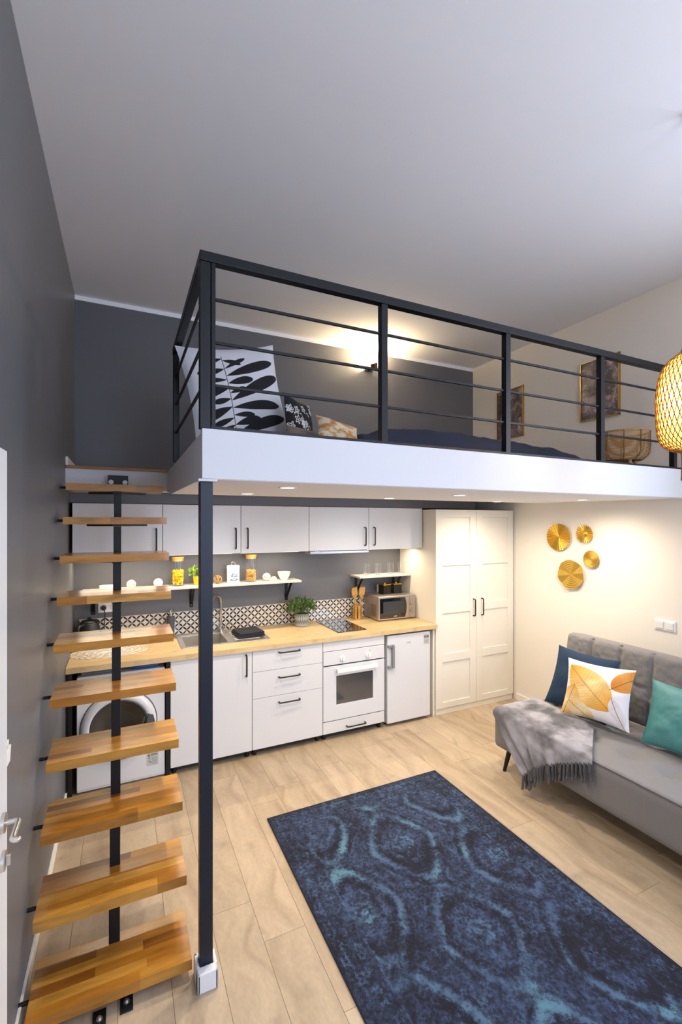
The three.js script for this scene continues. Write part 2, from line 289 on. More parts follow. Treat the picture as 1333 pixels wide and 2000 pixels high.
// ---------------------------------------------------------------- kitchen: wall cabinets
const barHandle = (L, vertical = false) => { const a = [[-L / 2, 0, 0.0], [-L / 2, 0, 0.032], [L / 2, 0, 0.032], [L / 2, 0, 0.0]]; return bentTube(vertical ? a.map(([x, y, z]) => [y, x, z]) : a, 0.0058, 0.014, 8); };
const handleV = barHandle(0.165, true), handleH = barHandle(0.175), handleS = barHandle(0.18);
const UZ = -3.73, UX = [-0.335, 0.265, 0.866, 1.466, 2.066, 2.672], UY0 = 1.595, UY1 = 1.987;
const upperLabels = ['white wall cabinet next to the dark left wall, behind the stair spine', 'white wall cabinet above the jar of yellow pasta', 'white wall cabinet with a left handle, above the white script canister', 'white wall cabinet directly above the steel range hood', 'white wall cabinet above the drinking glasses, next to the wardrobe'];
for (let i = 0; i < 5; i++) {
  const x0 = UX[i] + 0.001, x1 = UX[i + 1] - 0.001, t = thing('wall_cabinet', upperLabels[i], 'cabinet', [0, 0, 0], 0, 'white wall cabinets over the worktop');
  part('body', span(x0, x1, UY0 + 0.002, UY1, ZB + 0.002, UZ - 0.02), mCabBody, t);
  const d = part('door', span(x0 + 0.001, x1 - 0.001, UY0, UY1 - 0.001, UZ - 0.0185, UZ, 0.0015), mCab, t);
  const hx = i === 2 || i === 4 ? x0 + 0.05 : x1 - 0.045;
  part('handle', handleV, mHandle, d, [hx, 1.718, UZ - 0.001]);
  // lamp strip under the cabinet (the hood takes its place in the fourth)
  if (i !== 3) {
    const a = x0 + 0.03, b = x1 - 0.03, zl = -3.90, s = thing('cabinet_light', ['warm light strip under the cabinet beside the dark left wall', 'warm light strip under the cabinet above the yellow pasta jar', 'warm light strip under the cabinet above the white canister', '', 'warm light strip under the cabinet above the drinking glasses'][i], 'light', [0, 0, 0], 0, 'light strips under the wall cabinets');
    part('housing', span(a, b, UY0 - 0.009, UY0 + 0.0015, zl - 0.012, zl + 0.012), mSteel, s);
    part('diffuser', span(a + 0.005, b - 0.005, UY0 - 0.0115, UY0 - 0.0092, zl - 0.009, zl + 0.009), S({ color: 0xffffff, emissive: LEDC, emissiveIntensity: 4 }), s);
    const l = new THREE.RectAreaLight(LEDC, 125, b - a - 0.02, 0.016); l.position.set((a + b) / 2, UY0 - 0.014, zl); l.rotation.x = -Math.PI / 2; l.name = 'strip_light'; s.add(l);
  }
}
{ // range hood
  const t = thing('range_hood', 'slim steel range hood under the wall cabinets', 'range hood'), x0 = UX[3] + 0.004, x1 = UX[4] - 0.004;
  part('body', span(x0, x1, UY0 - 0.03, UY0 - 0.001, ZB + 0.004, UZ - 0.03), mHood, t);
  part('visor', extrude(poly([[0, 0], [0.05, -0.004], [0.05, 0.012], [0, 0.028]]), x1 - x0).rotateY(Math.PI / 2).scale(1, 1, -1).rotateY(0).translate(0, 0, 0), mHood, t);
  t.children[1].geometry = span(x0, x1, UY0 - 0.03, UY0 - 0.002, UZ - 0.029, UZ + 0.012, 0.006);
  for (let k = 0; k < 2; k++) part('grease_filter', span(x0 + 0.03 + k * 0.27, x0 + 0.28 + k * 0.27, UY0 - 0.033, UY0 - 0.0302, ZB + 0.08, UZ - 0.06), mChrome, t);
}
// ---------------------------------------------------------------- kitchen: worktop, base units
const CT = 0.88, CB = 0.842, BZ = -3.52;
{
  const t = thing('worktop', 'pale oak kitchen worktop running wall to wardrobe', 'worktop');
  const x0 = XL + 0.003, x1 = 2.682, z0 = ZB + 0.012, z1 = -3.50, hx0 = 0.43, hx1 = 0.76, hz0 = -4.05, hz1 = -3.70;
  part('board', merge([span(x0, hx0, CB, CT, z0, z1), span(hx1, x1, CB, CT, z0, z1), span(hx0, hx1, CB, CT, z0, hz0), span(hx0, hx1, CB, CT, hz1, z1)]), mCounter, t);
  for (const x of [-0.33, 0.287]) tag(part('leg', span(x - 0.013, x + 0.013, 0, CB - 0.001, -3.56, -3.53, 0.002), mBlack, t), 'black steel leg');
}
{ // backsplash: one row of printed tiles
  const tileTex = canvasTex(384, 384, (c, w) => {
    c.fillStyle = '#d9d2c8'; c.fillRect(0, 0, w, w); c.fillStyle = '#211d1f';
    const n = 3, s = w / n, L = s * Math.SQRT1_2, k = 0.30 * L;
    for (let i = 0; i <= n; i++) for (let j = 0; j <= n; j++) for (const a of [45, 135, 225, 315]) {
      for (const o of [0]) { c.save(); c.translate((i + 0.5) * s, (j + 0.0) * s); c.rotate(a * Math.PI / 180); c.beginPath(); c.moveTo(0, 0); c.quadraticCurveTo(L / 2, k, L, 0); c.quadraticCurveTo(L / 2, -k, 0, 0); c.fill(); c.restore(); }
    }
  });
  const t = thing('tile_backsplash', 'row of black and white petal patterned tiles behind the worktop', 'backsplash');
  const body = S({ color: hex('#d9d2c8'), roughness: 0.25 }), face = M({ map: tileTex, roughness: 0.18, clearcoat: 0.4 });
  const w = 0.198, h = 0.194, g = new THREE.BoxGeometry(w, h, 0.007);
  const mats = [body, body, body, body, face, body];
  part('grout', span(XL + 0.03, 2.68, CT + 0.001, CT + h + 0.003, ZB + 0.0005, ZB + 0.004), S({ color: hex('#bfb8ae'), roughness: 0.8 }), t);
  for (let k = 0; k < 15; k++) {
    const x = 0.025 + 0.2 * (k - 1) - 0.2; let a = x, b = x + w; if (b < XL + 0.04 || a > 2.67) continue;
    a = Math.max(a, XL + 0.032); b = Math.min(b, 2.678);
    const q = new THREE.BoxGeometry(b - a, h, 0.006), uv = q.attributes.uv;
    for (let i = 16; i < 20; i++) uv.setX(i, mixn((a - x) / w, (b - x) / w, uv.getX(i)));
    part('tile', q, mats, t, [(a + b) / 2, CT + 0.002 + h / 2, ZB + 0.0072]);
  }
}
function baseBody(t, x0, x1) { const b = 0.015; part('carcass', merge([span(x0, x0 + b, 0.07, CB - 0.002, ZB + 0.05, BZ - 0.0205), span(x1 - b, x1, 0.07, CB - 0.002, ZB + 0.05, BZ - 0.0205), span(x0, x1, 0.07, 0.085, ZB + 0.05, BZ - 0.0205), span(x0, x1, 0.07, CB - 0.002, ZB + 0.03, ZB + 0.05)]), mCabBody, t); part('plinth', span(x0, x1, 0.004, 0.069, BZ - 0.085, BZ - 0.07), mGap, t); for (const x of [x0 + 0.03, x1 - 0.03]) for (const z of [ZB + 0.1, BZ - 0.055]) part('leg', cyl(0.014, 0.017, 0.069, 14), mBlack, t, [x, 0.0347, z]); }
const front = (t, name, x0, x1, y0, y1) => part(name, span(x0, x1, y0, y1, BZ - 0.019, BZ, 0.0015), mCab, t);
{
  const x0 = 0.303, x1 = 0.906, t = thing('base_cabinet', 'white base cabinet with one wide door under the sink', 'cabinet'); baseBody(t, x0, x1);
  const d = front(t, 'door', x0 + 0.001, x1 - 0.002, 0.06, CB - 0.004); part('handle', handleV, mHandle, d, [x1 - 0.05, 0.735, BZ - 0.001]);
}
{
  const x0 = 0.907, x1 = 1.507, t = thing('drawer_cabinet', 'white base cabinet with three drawers and black bar handles', 'cabinet'); baseBody(t, x0, x1);
  for (const [y0, y1, hy] of [[0.06, 0.457, 0.405], [0.46, 0.668, 0.607], [0.671, CB - 0.004, 0.806]]) { const d = front(t, 'drawer', x0 + 0.002, x1 - 0.002, y0, y1); part('handle', handleH, mHandle, d, [1.21, hy, BZ - 0.001]); }
}
{
  const x0 = 1.508, x1 = 2.110, t = thing('oven_cabinet', 'white base cabinet framing the built-in oven, drawer below', 'cabinet'); baseBody(t, x0, x1);
  front(t, 'top_panel', x0 + 0.002, x1 - 0.002, 0.757, CB - 0.004);
  const d = front(t, 'drawer', x0 + 0.002, x1 - 0.002, 0.06, 0.158); part('handle', handleS, mHandle, d, [1.818, 0.097, BZ - 0.001]);
  const o = thing('oven', 'white built-in oven with two knobs and a dark window', 'oven');
  part('body', span(x0 + 0.018, x1 - 0.018, 0.168, 0.75, ZB + 0.08, BZ - 0.02), mBlack, o);
  const cp = part('control_panel', span(x0 + 0.004, x1 - 0.004, 0.638, 0.752, BZ - 0.0195, BZ + 0.003, 0.002), mAppl, o);
  for (const x of [1.689, 1.939]) part('knob', merge([cyl(0.021, 0.024, 0.012, 28).rotateX(Math.PI / 2).translate(0, 0, 0.006), box(0.011, 0.04, 0.022, 0.004).translate(0, 0, 0.016)]), mPlasticW, cp, [x, 0.683, BZ + 0.003]);
  part('indicator', cyl(0.003, 0.003, 0.002, 12).rotateX(Math.PI / 2), mBlack, cp, [1.958, 0.722, BZ + 0.004]);
  const f = roundedShape(x1 - x0 - 0.008, 0.458, 0.004), hole = new THREE.Path(); const wx0 = 1.631 - (x0 + x1) / 2, wx1 = 1.991 - (x0 + x1) / 2, wy0 = 0.294 - 0.396, wy1 = 0.541 - 0.396;
  hole.moveTo(wx0, wy0); hole.lineTo(wx0, wy1); hole.lineTo(wx1, wy1); hole.lineTo(wx1, wy0); hole.closePath(); f.holes.push(hole);
  const dr = part('door', uvBox(extrude(f, 0.018, 0.001).translate((x0 + x1) / 2, 0.396, BZ - 0.017)), mAppl, o);
  part('window', span(1.6315, 1.9905, 0.2945, 0.5405, BZ - 0.006, BZ - 0.002), M({ color: hex('#4a4a4c'), roughness: 0.08, clearcoat: 1, clearcoatRoughness: 0.03 }), dr);
  part('handle', merge([span(1.626, 2.017, 0.572, 0.607, BZ + 0.03, BZ + 0.042, 0.004), span(1.632, 1.65, 0.58, 0.6, BZ + 0.001, BZ + 0.032), span(1.993, 2.011, 0.58, 0.6, BZ + 0.001, BZ + 0.032)]), mPlasticW, dr);
}
// brand script and stickers are flat print
const scriptTex = (text, fg, bg, w = 256, h = 80) => canvasTex(w, h, (c) => { c.fillStyle = bg; c.fillRect(0, 0, w, h); c.fillStyle = fg; c.font = 'italic bold 58px serif'; c.textAlign = 'center'; c.textBaseline = 'middle'; c.fillText(text, w / 2, h / 2); });
const stickerTex = (big) => canvasTex(160, 220, (c) => {
  c.fillStyle = '#b9bab8'; c.fillRect(0, 0, 160, 220); c.fillStyle = '#3a3a3e'; c.font = 'bold 62px sans-serif'; if (big) c.fillText('6', 14, 84); else c.fillRect(14, 34, 132, 44);
  c.fillStyle = big ? '#4a4a50' : '#9a9b99'; for (let i = 0; i < 6; i++) c.fillRect((big ? 56 : 26) + i * 16, 44, 10, 26);
  c.fillStyle = '#77787a'; for (let r = 0; r < 6; r++) { c.fillRect(70, 100 + r * 18, 60 + (r * 37) % 20, 5); } c.fillStyle = '#5b5f58'; for (const [x, y] of [[26, 100], [26, 140], [46, 160]]) c.fillRect(x, y, 16, 16);
});
{ // refrigerator
  const x0 = 2.140, x1 = 2.612, t = thing('refrigerator', 'small white under-counter refrigerator with grey side handle', 'refrigerator');
  part('body', span(x0 + 0.003, x1 - 0.003, 0.022, 0.815, ZB + 0.06, BZ - 0.055, 0.004), mAppl, t);
  const d = part('door', span(x0, x1, 0.03, 0.822, BZ - 0.05, BZ, 0.006), mAppl, t);
  const mGrey = S({ color: hex('#8b8c8e'), roughness: 0.4, metalness: 0.2 });
  part('handle', merge([span(x0 - 0.002, x0 + 0.062, 0.722, 0.742, BZ + 0.0005, BZ + 0.024, 0.003), span(x0 - 0.002, x0 + 0.062, 0.536, 0.556, BZ + 0.0005, BZ + 0.024, 0.003), span(x0 + 0.038, x0 + 0.062, 0.536, 0.742, BZ + 0.0005, BZ + 0.03, 0.004)]), mGrey, d);
  const hp = span(2.332, 2.398, 0.733, 0.753, BZ + 0.0003, BZ + 0.0008); { const uv = hp.attributes.uv, p = hp.attributes.position; for (let i = 0; i < uv.count; i++) uv.setXY(i, (p.getX(i) - 2.332) / 0.066, (p.getY(i) - 0.733) / 0.02); }
  part('badge', hp, S({ map: scriptTex('Candy', '#4a4a50', '#d7d8dc'), roughness: 0.3 }), d);
  const sp = span(2.535, 2.597, 0.705, 0.80, BZ + 0.0003, BZ + 0.0008); { const uv = sp.attributes.uv, p = sp.attributes.position; for (let i = 0; i < uv.count; i++) uv.setXY(i, (p.getX(i) - 2.535) / 0.062, (p.getY(i) - 0.705) / 0.095); }
  part('energy_sticker', sp, S({ map: stickerTex(false), roughness: 0.6 }), d);
  for (const x of [x0 + 0.04, x1 - 0.04]) for (const z of [ZB + 0.12, BZ - 0.09]) part('foot', cyl(0.016, 0.02, 0.022, 16), mBlack, t, [x, 0.011, z]);
}
tag(part('end_panel', span(2.655, 2.673, 0.001, CB - 0.001, ZB + 0.02, -3.535, 0.0015), mWard), 'narrow cream upright panel between refrigerator and wardrobe', 'panel');
{ // washing machine
  const x0 = -0.292, x1 = 0.268, y1 = 0.795, zf = -3.545, t = thing('washing_machine', 'white front-loading washing machine under the worktop, behind the stairs', 'washing machine');
  part('body', span(x0, x1, 0.012, y1, ZB + 0.08, zf - 0.004, 0.008), mAppl, t);
  const cy = 0.43, cx = -0.03;
  part('front_panel', span(x0 + 0.002, x1 - 0.002, 0.03, 0.655, zf - 0.0038, zf, 0.002), mAppl, t);
  const cp = part('control_panel', span(x0 + 0.002, x1 - 0.002, 0.66, y1 - 0.004, zf - 0.0038, zf + 0.004, 0.003), mAppl, t);
  part('program_dial', cyl(0.03, 0.032, 0.02, 28).rotateX(Math.PI / 2), mPlasticW, cp, [0.05, 0.725, zf + 0.014]);
  part('detergent_drawer', span(x0 + 0.015, x0 + 0.17, 0.69, 0.775, zf + 0.0042, zf + 0.009, 0.003), mPlasticW, cp);
  const grey = S({ color: hex('#4a4c52'), roughness: 0.4 });
  part('door_gap', new THREE.TorusGeometry(0.243, 0.003, 8, 72), grey, t, [cx, cy, zf + 0.001]);
  const d = part('door', lathe([[0.175, 0.006], [0.18, 0.03], [0.20, 0.038], [0.225, 0.03], [0.238, 0.012], [0.238, 0.0]], 72).rotateX(Math.PI / 2), M({ color: hex('#d4d6da'), roughness: 0.22, clearcoat: 0.5 }), t, [cx, cy, zf + 0.0005]);
  part('door_ring', new THREE.TorusGeometry(0.178, 0.012, 12, 72), S({ color: hex('#3b3d42'), roughness: 0.3 }), d, [0, 0, 0.022]);
  part('porthole', lathe([[0.001, 0.004], [0.09, 0.007], [0.14, 0.014], [0.168, 0.024]], 64).rotateX(Math.PI / 2), M({ color: hex('#1b1b1c'), roughness: 0.05, clearcoat: 1, clearcoatRoughness: 0.02 }), d);
  part('door_latch', extrude(poly([[0, -0.06], [0.03, -0.045], [0.04, 0], [0.03, 0.045], [0, 0.06], [-0.012, 0]]), 0.01, 0.003), grey, d, [0.185, 0, 0.028]);
  const sp = span(0.145, 0.222, 0.10, 0.205, zf + 0.0003, zf + 0.0008); { const uv = sp.attributes.uv, p = sp.attributes.position; for (let i = 0; i < uv.count; i++) uv.setXY(i, (p.getX(i) - 0.145) / 0.077, (p.getY(i) - 0.10) / 0.105); }
  part('energy_sticker', sp, S({ map: stickerTex(true), roughness: 0.6 }), t);
  for (const x of [x0 + 0.05, x1 - 0.05]) for (const z of [ZB + 0.14, zf - 0.06]) part('foot', cyl(0.018, 0.022, 0.012, 16), mBlack, t, [x, 0.006, z]);
  const bag = (w, d, h) => surface(14, 10, (u, v) => { const a = u * Math.PI * 2, b = v * Math.PI, q = (x) => Math.sign(x) * Math.pow(Math.abs(x), 0.55); return [w / 2 * q(Math.cos(a)) * Math.pow(Math.sin(b), 0.5), h / 2 * Math.cos(b) + h / 2, d / 2 * q(Math.sin(a)) * Math.pow(Math.sin(b), 0.5)]; });
  tag(part('detergent_bag', bag(0.24, 0.2, 0.038), S({ color: hex('#2560a8'), roughness: 0.3 }), scene, [0.135, y1 + 0.0005, -3.66]), 'flat blue detergent bag lying on the washing machine', 'bag');
  tag(part('folded_cloth', box(0.24, 0.026, 0.2, 0.01), S({ color: hex('#6d7078'), roughness: 0.9 }), scene, [-0.15, y1 + 0.0135, -3.67]), 'grey folded cloth lying on the washing machine', 'cloth');
}
// ---------------------------------------------------------------- wardrobe
{
  const x0 = 2.685, x1 = 3.683, zf = -3.53, y1 = 1.973, t = thing('wardrobe', 'tall cream wardrobe with two panelled doors in the corner', 'wardrobe');
  part('body', span(x0, x1, 0.001, y1, ZB + 0.002, zf - 0.022, 0.001), mWard, t);
  part('plinth', span(x0 + 0.005, x1 - 0.005, 0.001, 0.055, zf - 0.0218, zf - 0.008), mWard, t);
  const mid = (x0 + x1) / 2;
  for (const [a, b, hx] of [[x0, mid - 0.0015, mid - 0.04], [mid + 0.0015, x1, mid + 0.065]]) {
    const d = new THREE.Group(); d.name = 'door'; t.add(d);
    const fr = (p, q, r, s) => span(p, q, r, s, zf - 0.021, zf, 0.0015), ys = [[1.899, 1.50], [1.43, 1.045], [0.97, 0.58], [0.50, 0.115]];
    part('frame', merge([fr(a, a + 0.078, 0.058, y1 - 0.001), fr(b - 0.078, b, 0.058, y1 - 0.001), fr(a + 0.077, b - 0.077, 1.899, y1 - 0.001), fr(a + 0.077, b - 0.077, 1.43, 1.5), fr(a + 0.077, b - 0.077, 0.97, 1.045), fr(a + 0.077, b - 0.077, 0.5, 0.58), fr(a + 0.077, b - 0.077, 0.058, 0.115)]), mWard, d);
    for (const [h, l] of ys) part('door_panel', span(a + 0.0785, b - 0.0785, l + 0.0005, h - 0.0005, zf - 0.0205, zf - 0.010), mWard, d);
    part('handle', handleV, mHandle, d, [hx, 1.003, zf - 0.001]);
  }
}
// ---------------------------------------------------------------- on the worktop
{ // sink
  const x0 = 0.395, x1 = 1.10, z0 = -4.085, z1 = -3.665, y = CT + 0.0008, t = thing('kitchen_sink', 'stainless steel sink with square bowl and ribbed drainer', 'sink');
  const cx = (x0 + x1) / 2, cz = (z0 + z1) / 2, s = roundedShape(x1 - x0, z1 - z0, 0.012), h = new THREE.Path(), bx0 = 0.432 - cx, bx1 = 0.758 - cx, bz = 0.173;
  h.moveTo(bx0, -bz); h.lineTo(bx0, bz); h.lineTo(bx1, bz); h.lineTo(bx1, -bz); h.closePath(); s.holes.push(h);
  part('rim', uvBox(extrude(s, 0.002, 0.001).rotateX(-Math.PI / 2).translate(cx, y + 0.001, cz)), mSteel, t);
  const wl = 0.0015, d = 0.16, B = (a, b, c, e, f, g) => span(a, b, c, e, f, g);
  part('bowl', merge([B(0.4325, 0.434, y - d, y, cz - bz, cz + bz), B(0.7565, 0.758, y - d, y, cz - bz, cz + bz), B(0.4325, 0.758, y - d, y, cz - bz, cz - bz + wl), B(0.4325, 0.758, y - d, y, cz + bz - wl, cz + bz), B(0.4325, 0.758, y - d, y - d + wl, cz - bz, cz + bz)]), mSteel, t);
  part('drain', box(0.07, 0.004, 0.07, 0.001), mBlack, t, [0.595, y - d + 0.004, cz - 0.04]);
  for (let k = 0; k < 6; k++) part('rib', new THREE.CapsuleGeometry(0.006, 0.2, 4, 8).rotateZ(Math.PI / 2).scale(1, 0.5, 1), mSteel, t, [0.925, y + 0.0045, cz - 0.13 + k * 0.052]);
  const f = thing('kitchen_tap', 'chrome gooseneck tap at the back of the sink', 'tap', [0.775, CT, -4.115]);
  part('base', cyl(0.022, 0.026, 0.05, 24).translate(0, 0.0255, 0), mChrome, f);
  part('spout', tube([[0, 0.05, 0], [0, 0.2, 0], [0, 0.27, 0], [-0.02, 0.315, 0.025], [-0.06, 0.325, 0.07], [-0.1, 0.29, 0.12], [-0.11, 0.245, 0.13]], 0.0115, 48, 12), mChrome, f);
  part('lever', tube([[0.018, 0.035, 0], [0.05, 0.05, 0.01], [0.085, 0.075, 0.02]], 0.006, 12, 8), mChrome, f);
  // folded tea towel on the drainer
  const tw = S({ color: hex('#20222c'), roughness: 0.95, bumpMap: scaled(weaveTex, 6, 6), bumpScale: 0.0006 });
  const layer = (w, dp, hh, s2) => { const g = new THREE.BoxGeometry(w, hh, dp, 20, 2, 16), p = g.attributes.position; for (let i = 0; i < p.count; i++) { const x = p.getX(i), z = p.getZ(i); p.setY(i, p.getY(i) + 0.004 * (fbm(x * 14 + s2, z * 14, s2) - 0.5) * 2); p.setX(i, x + 0.006 * (noise(z * 20, s2, 3) - 0.5)); } g.computeVertexNormals(); return uvBox(g); };
  const tt = thing('tea_towel', 'dark navy folded tea towel on the sink drainer', 'towel', [0.955, y + 0.0125, -3.86], 0.08);
  for (let k = 0; k < 3; k++) part('fold', layer(0.22 - k * 0.006, 0.24 - k * 0.008, 0.011, k + 2), tw, tt, [k * 0.002, 0.006 + k * 0.0112, 0]);
}
{
  const t = thing('induction_hob', 'narrow black glass hob set in the worktop', 'hob');
  part('glass_plate', span(1.69, 1.975, CT + 0.0005, CT + 0.006, -4.115, -3.605, 0.002), mDarkGlass, t);
  for (const z of [-3.98, -3.75]) part('ring_mark', new THREE.TorusGeometry(0.08, 0.0007, 4, 48).rotateX(Math.PI / 2), S({ color: hex('#55565a'), roughness: 0.5 }), t, [1.832, CT + 0.0062, z]);
}
function leafGeo(L, W, bend) { return surface(2, 4, (u, v) => { const w = W * Math.sin(Math.PI * Math.min(0.97, 0.08 + v * 0.9)) * (u - 0.5); return [w, L * v * (1 - 0.12 * v), bend * v * v * L + Math.abs(u - 0.5) * W * 0.25]; }); }
function foliage(n, spread, height, L, W, yBase, s) {
  seed = s; const list = [], m = new THREE.Matrix4(), e = new THREE.Euler(), q = new THREE.Quaternion();
  for (let i = 0; i < n; i++) {
    const a = rnd(Math.PI * 2), r = Math.sqrt(rnd()), x = Math.cos(a) * r * spread, z = Math.sin(a) * r * spread * 0.6, y = yBase + height * (0.15 + 0.85 * rnd()) * (1 - 0.45 * r * r);
    e.set(rnd(-1.1, 1.1), a + rnd(-0.8, 0.8), rnd(-1.1, 1.1)); q.setFromEuler(e); m.compose(new THREE.Vector3(x, y, z), q, new THREE.Vector3(1, 1, 1).multiplyScalar(rnd(0.6, 1.15)));
    list.push(leafGeo(L, W, rnd(0.1, 0.5)).applyMatrix4(m));
  }
  return merge(list);
}
{
  const t = thing('potted_plant', 'bushy green plant in a grey patterned pot by the hob', 'plant', [1.502, CT, -4.01]);
  const potTex = dataTex(256, 128, (u, v) => { const a = Math.abs(((u * 24 + Math.floor(v * 12) * 0.5) % 1) - 0.5) * 2, b = Math.abs(((v * 12) % 1) - 0.5) * 2; return a + b < 1.05 ? 0.82 : 0.55; });
  part('pot', lathe([[0.001, 0.0005], [0.056, 0.0005], [0.062, 0.006], [0.072, 0.118], [0.069, 0.12], [0.066, 0.117], [0.06, 0.02], [0.001, 0.018]], 48), S({ color: hex('#c3c7c6'), map: potTex, bumpMap: potTex, bumpScale: 0.0015, roughness: 0.7 }), t);
  part('soil', cyl(0.064, 0.062, 0.01, 28).translate(0, 0.1, 0), mGap, t);
  const st = []; for (let i = 0; i < 26; i++) { const a = rnd(6.28), r = rnd(0.3, 1) * 0.13; st.push(tube([[Math.cos(a) * 0.02, 0.1, Math.sin(a) * 0.02], [Math.cos(a) * r * 0.5, 0.165, Math.sin(a) * r * 0.35], [Math.cos(a) * r, 0.19 + rnd(0.07), Math.sin(a) * r * 0.6]], 0.0015, 8, 4)); }
  part('stems', merge(st), S({ color: hex('#4c6a2a'), roughness: 0.7 }), t).userData.kind = 'stuff';
  part('foliage', foliage(620, 0.145, 0.145, 0.036, 0.012, 0.12, 91), M({ color: hex('#4d6e2c'), roughness: 0.6, transmission: 0.25, thickness: 0, side: THREE.DoubleSide }), t).userData.kind = 'stuff';
}
{ // microwave
  const w = 0.432, h = 0.232, d = 0.30, t = thing('microwave_oven', 'silver microwave with black window and two dials on the worktop', 'microwave', [2.452, CT, -3.992], 0.0);
  const mSil = S({ color: hex('#b8aea4'), roughness: 0.35, metalness: 0.75 });
  part('housing', box(w, h, d - 0.02, 0.006).translate(0, h / 2 + 0.008, -0.01), mSil, t);
  part('front_frame', box(w, h, 0.022, 0.006).translate(0, h / 2 + 0.008, d / 2 - 0.0105), mSil, t);
  const s = new THREE.Shape(); s.moveTo(-0.2, -0.098); s.lineTo(0.085, -0.098); s.quadraticCurveTo(0.125, 0, 0.085, 0.098); s.lineTo(-0.2, 0.098); s.closePath();
  const wn = part('door_window', extrude(s, 0.004, 0.001, 20), mDarkGlass, t, [0, h / 2 + 0.008, d / 2 + 0.0012]);
  part('window_mesh', box(0.235, 0.115, 0.001).translate(-0.05, 0.008, 0.0062), S({ color: hex('#3a3d40'), roughness: 0.25 }), wn);
  const bd = box(0.06, 0.017, 0.0008); { const uv = bd.attributes.uv, p = bd.attributes.position; for (let i = 0; i < uv.count; i++) uv.setXY(i, p.getX(i) / 0.06 + 0.5, p.getY(i) / 0.017 + 0.5); }
  part('badge', bd, S({ map: scriptTex('Candy', '#f4f4f4', '#141416'), roughness: 0.4 }), wn, [-0.03, -0.082, 0.0058]);
  for (const y of [0.155, 0.085]) part('dial', merge([cyl(0.021, 0.023, 0.018, 28).rotateX(Math.PI / 2), box(0.006, 0.036, 0.01, 0.002).translate(0, 0, 0.011)]), mSil, t, [0.172, y, d / 2 + 0.0095]);
  part('door_seam', box(0.002, 0.215, 0.001), mBlack, t, [0.14, h / 2 + 0.008, d / 2 + 0.0009]);
  const slots = []; for (let i = 0; i < 6; i++) for (let j = 0; j < 7; j++) slots.push(box(0.001, 0.008, 0.008).translate(-w / 2 - 0.0003, 0.045 + j * 0.017, 0.0 + i * 0.018));
  part('side_vents', merge(slots), mBlack, t).userData.kind = 'stuff';
  for (const x of [-0.18, 0.18]) for (const z of [-0.12, 0.12]) part('foot', cyl(0.012, 0.012, 0.008, 12), mBlack, t, [x, 0.004, z]);
  const tin = (x, z, turn, label) => { const k = thing('tin', label, 'tin', [x, CT + h + 0.0085, z], turn, 'tins on the microwave'); part('can', box(0.092, 0.088, 0.092, 0.006).translate(0, 0.044, 0), S({ color: hex('#27211f'), roughness: 0.35, metalness: 0.4 }), k); part('lid', merge([box(0.096, 0.012, 0.096, 0.004).translate(0, 0.0945, 0), cyl(0.011, 0.011, 0.012, 16).translate(0, 0.106, 0)]), mGold, k); };
  tin(2.405, -4.01, 0.12, 'black square tin with gold lid at the middle of the microwave top'); tin(2.545, -4.02, -0.08, 'black square tin with gold lid, tin nearer the wardrobe');
}
{ // utensils
  const p = [2.115, CT, -4.06], t = thing('utensil_holder', 'bamboo utensil holder with open slots beside the microwave', 'holder', p);
  const list = [cyl(0.047, 0.047, 0.01, 32).translate(0, 0.0055, 0), new THREE.TorusGeometry(0.043, 0.005, 8, 40).rotateX(Math.PI / 2).translate(0, 0.135, 0)];
  for (let k = 0; k < 8; k++) { const a = k / 8 * Math.PI * 2; list.push(box(0.022, 0.135, 0.007).translate(0, 0.07, 0.043).rotateY(a)); }
  part('body', merge(list.slice(0, 2)), mBamboo, t); for (let k = 0; k < 8; k++) part('slat', list[k + 2], mBamboo, t);
  const spat = (x, z, tilt, roll, label) => { const u = thing('wooden_spatula', label, 'spatula', [p[0] + x, CT + 0.02, p[2] + z], 0, 'spatulas in the bamboo holder'); u.rotation.set(roll, 0, tilt); part('handle', box(0.014, 0.2, 0.008, 0.003).translate(0, 0.1, 0), mBamboo, u); part('blade', extrude(poly([[-0.009, 0], [-0.03, 0.03], [-0.031, 0.085], [-0.024, 0.1], [0.03, 0.108], [0.031, 0.03], [0.009, 0]]), 0.006, 0.001).translate(0, 0.195, -0.003), mBamboo, u); };
  spat(-0.012, 0.0, 0.1, 0.05, 'flat wooden spatula leaning towards the potted plant'); spat(0.014, 0.01, -0.12, 0.02, 'flat wooden spatula leaning towards the microwave');
}
